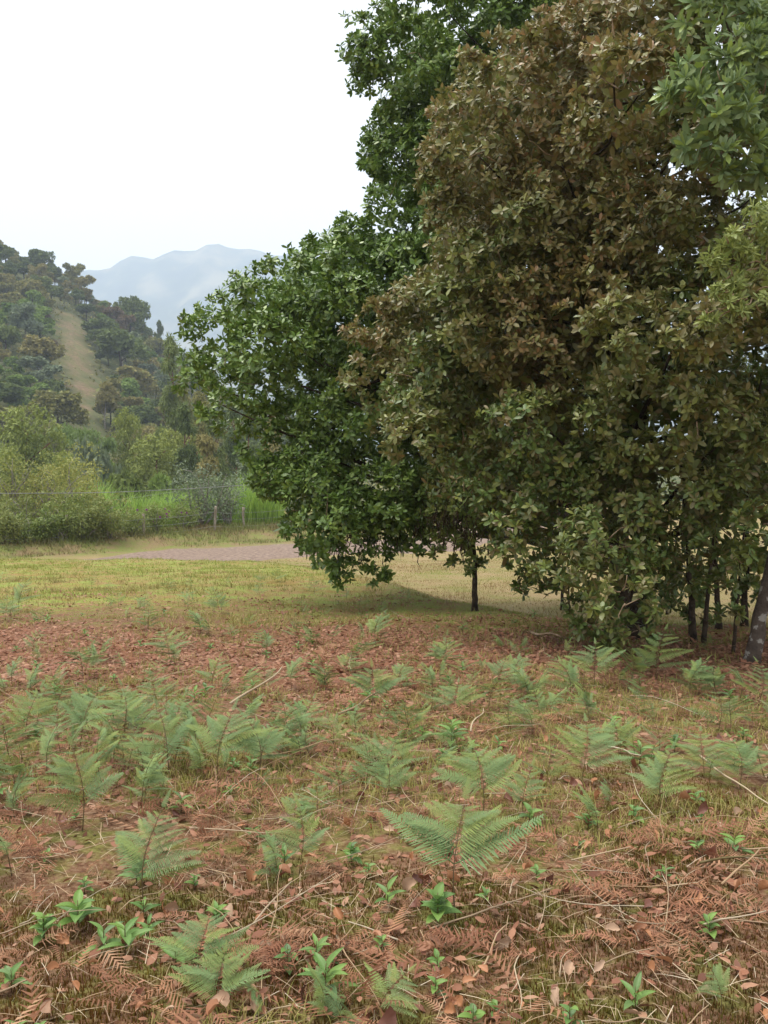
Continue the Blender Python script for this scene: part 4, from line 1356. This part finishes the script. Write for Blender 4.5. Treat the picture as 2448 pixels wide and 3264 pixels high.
GL = "green bracken fern scattered over the mossy slope"
GG = "bracken ferns scattered over the slope"
spots = [(359, 2425, .42), (463, 2385, .42), (59, 2570, .42), (150, 2480, .42), (540, 2470, .4), (620, 2420, .38), (30, 2440, .4), (250, 2380, .4), (400, 2340, .36), (330, 2520, .42), (450, 2580, .38), (900, 2380, .36),
         (80, 2360, .38), (170, 2300, .36), (300, 2260, .34), (500, 2290, .34), (640, 2330, .34), (780, 2330, .36), (1306, 2350, .36), (1450, 2290, .36), (1560, 2260, .38), (1690, 2230, .40), (1815, 2225, .46), (1900, 2190, .42),
         (2095, 2165, .52), (2000, 2200, .4), (2200, 2230, .42), (2280, 2220, .42), (2360, 2230, .4), (2420, 2250, .42), (1750, 2300, .36), (1860, 2290, .34), (2050, 2270, .34), (1640, 2180, .34), (1200, 2060, .42), (1060, 2050, .4), (1130, 2130, .36),
         (1903, 2670, .26), (959, 2790, .32), (1080, 2550, .3), (1010, 2620, .26), (40, 2800, .34), (2440, 2480, .34), (2240, 2480, .3), (1390, 2480, .3), (1280, 2440, .3), (2300, 3240, .16), (1000, 3270, .18), (1200, 3255, .2), (1230, 2560, .26),
         (640, 2020, .36), (470, 2010, .4), (550, 2120, .4), (700, 1960, .36), (850, 2090, .4), (260, 2160, .4), (320, 2110, .34), (930, 2200, .34), (1030, 2200, .34), (1380, 2210, .34), (1420, 2130, .34), (1600, 2080, .3), (100, 2220, .34), (40, 2190, .3),
         (60, 1950, .5), (20, 1980, .4), (780, 2220, .32), (680, 2200, .3), (940, 2050, .4), (1270, 2190, .3), (830, 2460, .34), (960, 2430, .32), (2330, 2330, .3), (1980, 2420, .3)]
for u, v, h in spots:
    c = G(u, v)
    if h < .45:                                   # bracken grows in patches: a lower neighbour beside each
        nx_, ny_ = c[0] + rg.normal(0, .16), c[1] + rg.normal(0, .2)
        fern(nx_, ny_, h * .72, "low green bracken " + where(nx_, ny_), GG, rg, 6, rg.uniform(.65, .95), start=.22)
    hh = h * rg.uniform(.8, 1.05)
    fern(c[0], c[1], hh, ("tall" if hh > .38 else "low") + " green bracken " + where(c[0], c[1]), GG, rg, int(rg.integers(6, 9)), rg.uniform(.6, .85), start=rg.uniform(.25, .42))
FL = "small green fern on the far part of the slope"
FG = "small ferns far up the slope"
done = 0
for _ in range(1200):
    y = rg.uniform(5.0, 20)
    x = rg.uniform(-.44, .44) * y
    if y > yc(x) - .3 or rg.uniform() > (.75 if y < 10 else .30) * (1 - .85 * float(litter_zone(x, y))):
        continue
    fern(x, y, rg.uniform(.16, .34), "small lacy fern " + where(x, y), FG, rg, 5, rg.uniform(.6, .9), start=.2, small=True)
    done += 1
    if done >= 142:
        break


# dead bracken heaps
def dead_fern(x, y, s, label, group, rng, nf):
    root = obj("dead_bracken", None, M=Matrix.Translation((x, y, gz(x, y))))
    tag(root, label, "dead fern", group)
    for k in range(nf):
        a = rng.uniform(0, 6.28)
        q = rng.uniform(0, .45) * s
        m = Matrix.Translation((math.cos(a) * q, math.sin(a) * q, rng.uniform(.03, .11) * s * 1.2)) @ Matrix.Rotation(rng.uniform(0, 6.28), 4, 'Z') @ Matrix.Rotation(rng.normal(0, .2), 4, 'Y') @ Matrix.Rotation(rng.normal(0, .35), 4, 'X') @ Matrix.Scale(s * rng.uniform(.35, .72), 4)
        obj("frond", PIND[int(rng.integers(4))], root, m)
    st = STALK[int(rng.integers(4))]
    for k in range(2):
        m = Matrix.Translation((rng.normal(0, .1), rng.normal(0, .1), .03)) @ Matrix.Rotation(rng.uniform(0, 6.28), 4, 'Z') @ Matrix.Rotation(1.35 + rng.normal(0, .1), 4, 'Y') @ Matrix.Scale(s * rng.uniform(.6, 1.3), 4)
        obj("stalk", st, root, m)


DL, DG = "heap of curled rust brown dead bracken on the slope", "heaps of dead bracken"
dd = [(110, 2760, .45, 9), (40, 2720, .4, 7), (600, 3010, .42, 9), (720, 3080, .40, 9), (900, 3060, .45, 9), (1000, 3040, .4, 8), (2150, 2940, .42, 10), (2280, 2890, .42, 9), (2050, 3000, .36, 8), (2200, 3010, .36, 7), (90, 3070, .36, 6),
      (800, 2690, .45, 8), (950, 2640, .42, 8), (600, 2640, .45, 8), (700, 2580, .45, 8), (880, 2560, .42, 8), (1040, 2500, .4, 8), (350, 2620, .4, 6), (2230, 2400, .4, 8), (1750, 2350, .45, 9), (1720, 2300, .4, 8), (1950, 2350, .36, 7),
      (2200, 2280, .42, 7), (2330, 2290, .4, 7), (1240, 2420, .4, 8), (1130, 2480, .4, 8), (1020, 2400, .36, 6), (2080, 2700, .38, 7), (2300, 2720, .4, 8), (2400, 2680, .4, 7), (1800, 2720, .36, 7), (1900, 2790, .34, 6), (2030, 2830, .34, 6),
      (1650, 2760, .32, 6), (500, 2760, .36, 7), (640, 2790, .36, 6), (780, 2800, .32, 6), (20, 2950, .36, 6), (560, 2200, .36, 6), (650, 2220, .36, 6), (620, 2310, .34, 5), (860, 2270, .36, 5), (380, 2220, .36, 6), (220, 2420, .34, 5), (130, 2260, .34, 5), (1560, 2560, .3, 5), (1350, 2610, .3, 5), (1210, 2640, .3, 5)]
for u, v, s, nf in dd:
    c = G(u, v)
    dead_fern(c[0], c[1], s * 1.1, "heap of curled dead bracken " + where(c[0], c[1]), DG, rg, nf)
for _ in range(70):
    y = 3 + 10 * rg.uniform() ** 1.2
    x = rg.uniform(-.46, .46) * y
    if y < yc(x) - 1:
        dead_fern(x, y, rg.uniform(.25, .42), "thin scatter of dead bracken " + where(x, y), DG, rg, int(rg.integers(4, 8)))

# ------------------------------------------------------------------ broad-leaved weeds
WL = [fast_mesh("leaf", *leafgrid(w, .3, .3, .05, 8, 5), M["weed"], smooth=True) for w in (.32, .48, .62)]


def weed(x, y, h, kind, label, group, rng, nl=8):
    root = obj("weed", None, M=Matrix.Translation((x, y, gz(x, y))) @ Matrix.Rotation(rng.uniform(0, 6.28), 4, 'Z'))
    tag(root, label, "weed", group)
    st, sp = stem_mesh(int(rng.integers(5)), "fern_stem")
    obj("stem", STALKG, root, Matrix.Scale(h * .7, 4))
    for k in range(nl):
        t = .25 + .75 * k / nl
        a = k * 2.4 + rng.normal(0, .2)
        up = -.15 - .75 * t + rng.normal(0, .12)
        L = h * (.75 if kind < 2 else .5) * rng.uniform(.75, 1.1) * (1.1 - .5 * t)
        m = Matrix.Translation((0, 0, t * h * .62)) @ Matrix.Rotation(a, 4, 'Z') @ Matrix.Rotation(up, 4, 'Y') @ Matrix.Scale(L, 4)
        obj("leaf", WL[kind], root, m)


wl2 = [(1395, 2955, .16, 2, 14, "dark leafy weed growing at the foot of the large bright fern"), (1040, 3200, .15, 0, 9, "bright green weed with pointed leaves in the moss at the bottom"),
       (1010, 3080, .11, 0, 7, "pointed-leaf weed among the rusty dead bracken"), (250, 2970, .15, 1, 9, "broad upright weed with large glossy leaves"),
       (400, 3050, .15, 0, 7, "tall weed with narrow upright leaves beside the dead bracken"), (330, 3040, .12, 0, 6, "narrow weed leaning beside the taller one"),
       (140, 3010, .14, 2, 13, "spreading nettle-like weed with many small leaves"), (690, 2945, .08, 1, 9, "small pale rosette weed in the moss"),
       (620, 2840, .08, 2, 7, "tiny round-leaved weed below the tiered fern"), (270, 2850, .08, 2, 7, "tiny pale weed behind the broad upright one"), (1120, 2760, .12, 2, 9, "soft green weed between two ferns"),
       (1440, 2380, .18, 0, 12, "dark green leafy weed among dead stalks"), (2040, 2440, .16, 0, 8, "bright upright weed behind the wide drooping fern"), (2260, 3000, .10, 2, 8, "small weed in the orange dead fronds"),
       (2120, 2810, .08, 0, 6, "little weed with spreading tips on brown bracken"), (2340, 2730, .11, 1, 6, "yellowish weed beside a green trailing stalk"), (2150, 2400, .14, 2, 9, "dark clump of round leaves beside dead fronds")]
for u, v, h, kd, nl, lb in wl2:
    c = G(u, v)
    weed(c[0], c[1], h * 1.15, kd, lb, None, rg, nl)
for _ in range(120):
    y = 2.6 + 11 * rg.uniform() ** 1.3
    x = rg.uniform(-.45, .45) * y
    weed(x, y, rg.uniform(.05, .12) * (1 + y * .04), int(rg.integers(3)), "small leafy weed sprouting " + where(x, y), "small weeds in the litter", rg, 6)
tuft = [(1235, 2290, 3.0), (50, 1925, 2.0)]

# ------------------------------------------------------------------ fallen leaves and stalks
def dry_leaf(seed, mat):
    rng = np.random.default_rng(seed)
    V, T = leafgrid(rng.uniform(.42, .62), rng.uniform(.2, .9), rng.uniform(-.5, .5), rng.normal(0, .5), 10, 6, rng, .16)
    st_, tt_ = tube(np.array([(-.22, .02, .03), (-.1, 0, .01), (.02, 0, 0)]), [.012, .012, .01], 3)
    return MB().add(V, T).add(st_, tt_).mesh("fallen_leaf", M[mat], True)


DLV = {k: [dry_leaf(s + 10 * i, k) for s in range(8)] for i, k in enumerate(("leaf_tan", "leaf_orange", "leaf_russet"))}
DLAB = {"leaf_tan": "pale tan fallen leaf curled on the moss", "leaf_orange": "orange brown fallen leaf lying on the moss", "leaf_russet": "dark russet fallen leaf lying on the moss"}
for i in range(300):
    y = 2.4 + 3.6 * rg.uniform() ** 1.15
    x = rg.uniform(-.45, .45) * y
    k = ("leaf_tan", "leaf_orange", "leaf_russet")[int(rg.choice(3, p=[.3, .42, .28]))]
    m = Matrix.Translation((x, y, gz(x, y) + rg.uniform(.02, .05))) @ Matrix.Rotation(rg.uniform(0, 6.28), 4, 'Z') @ Matrix.Rotation(rg.normal(0, .4), 4, 'Y') @ Matrix.Rotation(rg.normal(0, .5), 4, 'X') @ Matrix.Scale(rg.uniform(.03, .062), 4)
    tag(obj("fallen_leaf", DLV[k][int(rg.integers(8))], M=m), DLAB[k].split(" on ")[0] + " " + where(x, y), "fallen leaf", DLAB[k].split(" fallen")[0] + " fallen leaves")


def stalk(u0, v0, u1, v1, r, label, mat="straw", lift=.03, group=None):
    a, b = G(u0, v0), G(u1, v1)
    rng = np.random.default_rng(int(u0 + v0))
    pts_ = wob(a + [0, 0, lift], b + [0, 0, lift * 2], 8, .018, rng)
    pts_[:, 2] = np.maximum(pts_[:, 2], gh(pts_[:, 0], pts_[:, 1]) + lift)
    V, T = tube(pts_ - a, np.linspace(r, r * .55, 8), 5)
    tag(obj("dry_stalk", fast_mesh("dry_stalk", V, T, M[mat], smooth=True), loc=a), label, "stalk", group)


stalk(2230, 2440, 2460, 2650, .006, "long pale dry stalk slanting beside the bushy fern", lift=.06)
stalk(2230, 2790, 2448, 2800, .006, "greenish trailing stalk with fresh leaves", "fern_stem", .05)
stalk(735, 2285, 900, 2200, .010, "straight pale stick pointing over the fern bed", lift=.10)
stalk(1080, 2310, 1220, 2265, .009, "straw-coloured stick lying before the spreading fern", lift=.08)
stalk(1370, 2990, 1760, 2880, .004, "long thin grey twig crossing the moss")
stalk(1500, 2360, 1540, 2310, .006, "short bent pale stick", lift=.06)
stalk(1820, 2780, 2010, 2775, .004, "level tan stalk above the orange dead fronds", lift=.05)
stalk(2240, 3000, 2440, 2990, .004, "pale forked twig beside the small weed", lift=.05)
stalk(1500, 3160, 1620, 3000, .004, "grey twig bent across fallen leaves")
stalk(2300, 2870, 2420, 2800, .005, "grey twig slanting up from the orange fronds", lift=.06)
stalk(810, 2990, 930, 2890, .004, "straight reddish stalk over the moss", lift=.05)
stalk(860, 2440, 1100, 2420, .005, "thin straw stalk lying over dead bracken", lift=.06)
stalk(1690, 2030, 1790, 2065, .018, "broken branch on the shaded leaf litter", "bark_tan", .06)
stalk(0, 3200, 110, 3180, .004, "pale twig near the small weeds")
stalk(1940, 2420, 2040, 2500, .005, "slanting straw stalk before the broad fern", lift=.08)
for i in range(80):
    y = 2.4 + 6 * rg.uniform() ** 1.3
    x = rg.uniform(-.45, .45) * y
    L, a = rg.uniform(.08, .34), rg.uniform(0, 6.28)
    z = gz(x, y)
    pts_ = wob((0, 0, .015), (L * math.cos(a), L * math.sin(a), rg.uniform(.01, .09)), 6, .05, rg)
    V, T = tube(pts_, np.linspace(.0028, .0015, 6) * rg.uniform(.8, 1.4), 4)
    tag(obj("dry_stalk", fast_mesh("dry_stalk", V, T, M["straw"]), loc=(x, y, z)), "thin dry stalk lying " + where(x, y), "stalk", "thin dry stalks on the slope")

# ------------------------------------------------------------------ ground cover
def scatter(n, y0, y1, pw, side=.5, rng=rg):
    y = y0 + (y1 - y0) * rng.uniform(0, 1, n) ** pw
    x = rng.uniform(-side, side, n) * (y + 1.2)
    return x, y


def cover(name, label, cat, parts, mat):
    mb = MB()
    for V, T, r, t in parts:
        mb.add(V, T, r, t)
    tag(obj(name, mb.mesh(name, M[mat])), label, cat, kind="stuff")


# moss: short upright shoots in cushions
x, y = scatter(160000, 2.0, 7.0, 1.7)
msk = nz(x, y, 1.7, 51) + .6 * nz(x, y, 4.5, 52) + .5 * (3.9 - y) > -.3 + rg.uniform(-.3, .3, len(x))
x, y = x[msk], y[msk]
n = len(x)
V, T, k = blades(x, y, gh(x, y) - .004, rg.uniform(.012, .036, n) * (1 + .35 * nz(x, y, 6, 53)), rg.uniform(.004, .008, n), rg.uniform(.1, .6, n), rg, 1)
rnd = np.clip(.5 + .35 * nz(x, y, 2.6, 54) + rg.normal(0, .16, n), 0, .999)
cover("moss", "rusty green cushion moss covering the near slope", "moss", [(V, T, np.repeat(rnd, k), 0)], "moss")
# grass tufts
x, y = scatter(7000, 2.0, 13, 1.3)
msk = (nz(x, y, 1.5, 55) + .5 * nz(x, y, .6, 56) - .8 * sstep(3.8 - y, 0, 1.2) > -.35) & (litter_zone(x, y) < rg.uniform(.3, 1.1, len(x)))
x, y = x[msk], y[msk]
nb = 13
n = len(x) * nb
X_ = np.repeat(x, nb) + rg.normal(0, .035, n) * np.repeat(1 + y * .06, nb)
Y_ = np.repeat(y, nb) + rg.normal(0, .035, n) * np.repeat(1 + y * .06, nb)
V, T, k = blades(X_, Y_, gh(X_, Y_) - .005, rg.uniform(.03, .10, n), rg.uniform(.0025, .005, n) * (1 + Y_ * .11), rg.uniform(.3, 1.15, n), rg, 2)
rnd = np.clip(np.repeat(rg.uniform(0, 1, len(x)), nb) * .7 + rg.uniform(0, .3, n), 0, .999)
cover("grass_tufts", "thin yellow green grass tufts over the near slope", "grass", [(V, T, np.repeat(rnd, k), 0)], "grass")
# turf on the crest, meadow and verge
x, y = scatter(125000, 8, 36, 1.0, .47)
msk = (lawn_zone(x, y) > rg.uniform(.15, .9, len(x))) & (np.abs(y - np.interp(x, rx, ry)) > 2.9)
x, y = x[msk], y[msk]
x2 = rg.uniform(-20, 14, 26000)
y2 = rg.uniform(30, 50, 26000)
msk = (np.abs(y2 - np.interp(x2, rx, ry)) > 3.6) & (y2 < yfence(x2) + 1) & (y2 > yc(x2))
x, y = np.r_[x, x2[msk]], np.r_[y, y2[msk]]
n = len(x)
V, T, k = blades(x, y, gh(x, y) - .01, rg.uniform(.03, .075, n) * (1 + .5 * nz(x, y, 1.1, 57)), rg.uniform(.006, .011, n) * (.7 + y * .05), rg.uniform(.3, 1.1, n), rg, 1)
dry = np.clip(.30 + .7 * nz(x, y, .7, 58) + .5 * nz(x, y, 2.3, 59) + .45 * sstep(y, yc(x), yc(x) + 3) - .55 * sstep(y, 19, 26) * (x < -1) + .35 * sstep(y, 33, 36), 0, 1)
cover("turf", "short yellowish turf over the crest and meadow", "grass", [(V, T, np.repeat(rg.uniform(0, .999, n), k), np.repeat(dry, k))], "lawn")
# small tussocks on the crest
x, y = scatter(2600, 9, 31, .9, .46)
msk = (y < yc(x) + 1) & (nz(x, y, .8, 81) > rg.uniform(-.6, .9, len(x)))
x, y = x[msk], y[msk]
nb = 14
n = len(x) * nb
X_ = np.repeat(x, nb) + rg.normal(0, .09, n)
Y_ = np.repeat(y, nb) + rg.normal(0, .09, n)
V, T, k = blades(X_, Y_, gh(X_, Y_) - .01, rg.uniform(.05, .15, n), rg.uniform(.010, .018, n) * (.6 + Y_ * .05), rg.uniform(.3, 1.1, n), rg, 1)
rnd = np.repeat(rg.uniform(0, .6, len(x)), nb) + rg.uniform(0, .39, n)
tn = np.repeat(np.clip(.9 - .06 * (y - 8) + .5 * nz(x, y, .5, 82), 0, 1), nb)
cover("tussocks", "small green and straw-coloured tussocks on the crest", "grass", [(V, T, np.repeat(rnd, k), np.repeat(tn, k))], "lawn")
# straw
x, y = scatter(9000, 2.0, 11, 1.5)
n = len(x)
a = rg.uniform(0, 6.28, n)
dirs = np.stack([np.cos(a), np.sin(a), rg.normal(0, .18, n)], 1)
st = (np.array([(-.5, -.5, 0), (.5, -.35, .02), (.5, .35, .02), (-.5, .5, 0), (0, -.5, .04), (0, .5, .04)]) * [1, .022, 1], np.array([(0, 4, 5), (0, 5, 3), (4, 1, 2), (4, 2, 5)]))
V, T = spread(st, np.stack([x, y, gh(x, y) + rg.uniform(.008, .04, n)], 1), frames(dirs, np.tile([[0, 0, 1.0]], (n, 1)) + rg.normal(0, .2, (n, 3))), rg.uniform(.03, .11, n) * (1 + y * .03))
cover("straw_litter", "pale dry straw strewn over the slope", "straw", [(V, T, np.repeat(rg.uniform(0, .999, n), 4), 0)], "straw")
# leaf litter
x, y = scatter(70000, 2.0, 17, 1.1)
lz = litter_zone(x, y)
msk = (lz + .16 * (nz(x, y, 2.2, 60) > .1) + .05 > rg.uniform(0, 1, len(x))) & (y < yc(x) + .6)
x, y = x[msk], y[msk]
n = len(x)
lf = leaf4(.5, .2)
V, T = spread(lf, np.stack([x, y, gh(x, y) + rg.uniform(.004, .04, n)], 1), frames(np.stack([*(rg.normal(0, 1, (2, n))), rg.normal(0, .25, n)], 1), np.tile([[0, 0, 1.0]], (n, 1)) + rg.normal(0, .35, (n, 3))), rg.uniform(.025, .07, n) * (.8 + y * .025))
cover("leaf_litter", "reddish brown leaf litter carpeting the slope under the trees", "leaf litter", [(V, T, np.repeat(rg.uniform(0, .999, n), 4), 0)], "litter")
# crumbled dead bracken
x, y = scatter(2500, 2.2, 12, 1.35)
msk = (nz(x, y, 1.3, 61) + .4 * nz(x, y, 3.3, 62) > .0) & (y < yc(x))
x, y = x[msk], y[msk]
n = len(x)
sp_ = []
tv, ttt = [], []
for k in range(9):
    t0 = .08 + .1 * k
    L = .26 * (1 - t0) ** .8
    for sg in (-1, 1):
        i0 = len(tv)
        tv += [(t0, 0, -.1 * t0 * t0), (t0 + .055, 0, -.1 * t0 * t0), (t0 + .11 + L * .35, sg * L, -.1 * t0 - .04)]
        ttt.append((i0, i0 + 1, i0 + 2))
tv += [(0, -.006, 0), (0, .006, 0), (1, 0, -.1)]
ttt.append((len(tv) - 3, len(tv) - 2, len(tv) - 1))
V, T = spread((np.array(tv), np.array(ttt)), np.stack([x, y, gh(x, y) + rg.uniform(.01, .06, n)], 1), frames(np.stack([*(rg.normal(0, 1, (2, n))), rg.normal(0, .3, n)], 1), np.tile([[0, 0, 1.0]], (n, 1)) + rg.normal(0, .45, (n, 3))), rg.uniform(.08, .24, n) * (1 + .02 * y))
cover("bracken_litter", "crumbled rust brown bracken fragments over the slope", "dead fern", [(V, T, np.repeat(rg.uniform(0, .999, n), len(ttt)), 0)], "fern_dead")

# ------------------------------------------------------------------ the hazy air
hx, hy0, hy1, hz0, hz1 = 4600, -90, 5000, -90, 890
hv = np.array([(sx, sy, sz) for sz in (hz0, hz1) for sy in (hy0, hy1) for sx in (-hx, hx)])
ht = np.array([(0, 2, 3), (0, 3, 1), (4, 5, 7), (4, 7, 6), (0, 1, 5), (0, 5, 4), (2, 6, 7), (2, 7, 3), (0, 4, 6), (0, 6, 2), (1, 3, 7), (1, 7, 5)])
hm_, n_, l_ = new_mat("haze")
ho = n_.new("ShaderNodeOutputMaterial")
hvn = n_.new("ShaderNodeVolumePrincipled")
hvn.inputs["Color"].default_value = (.72, .83, 1.0, 1)
hvn.inputs["Density"].default_value = .00037
hvn.inputs["Anisotropy"].default_value = .2
l_.new(hvn.outputs[0], ho.inputs["Volume"])
hob = obj("haze", fast_mesh("haze", hv, ht, hm_))
tag(hob, "pale bluish haze filling the valley air", None, kind="stuff")
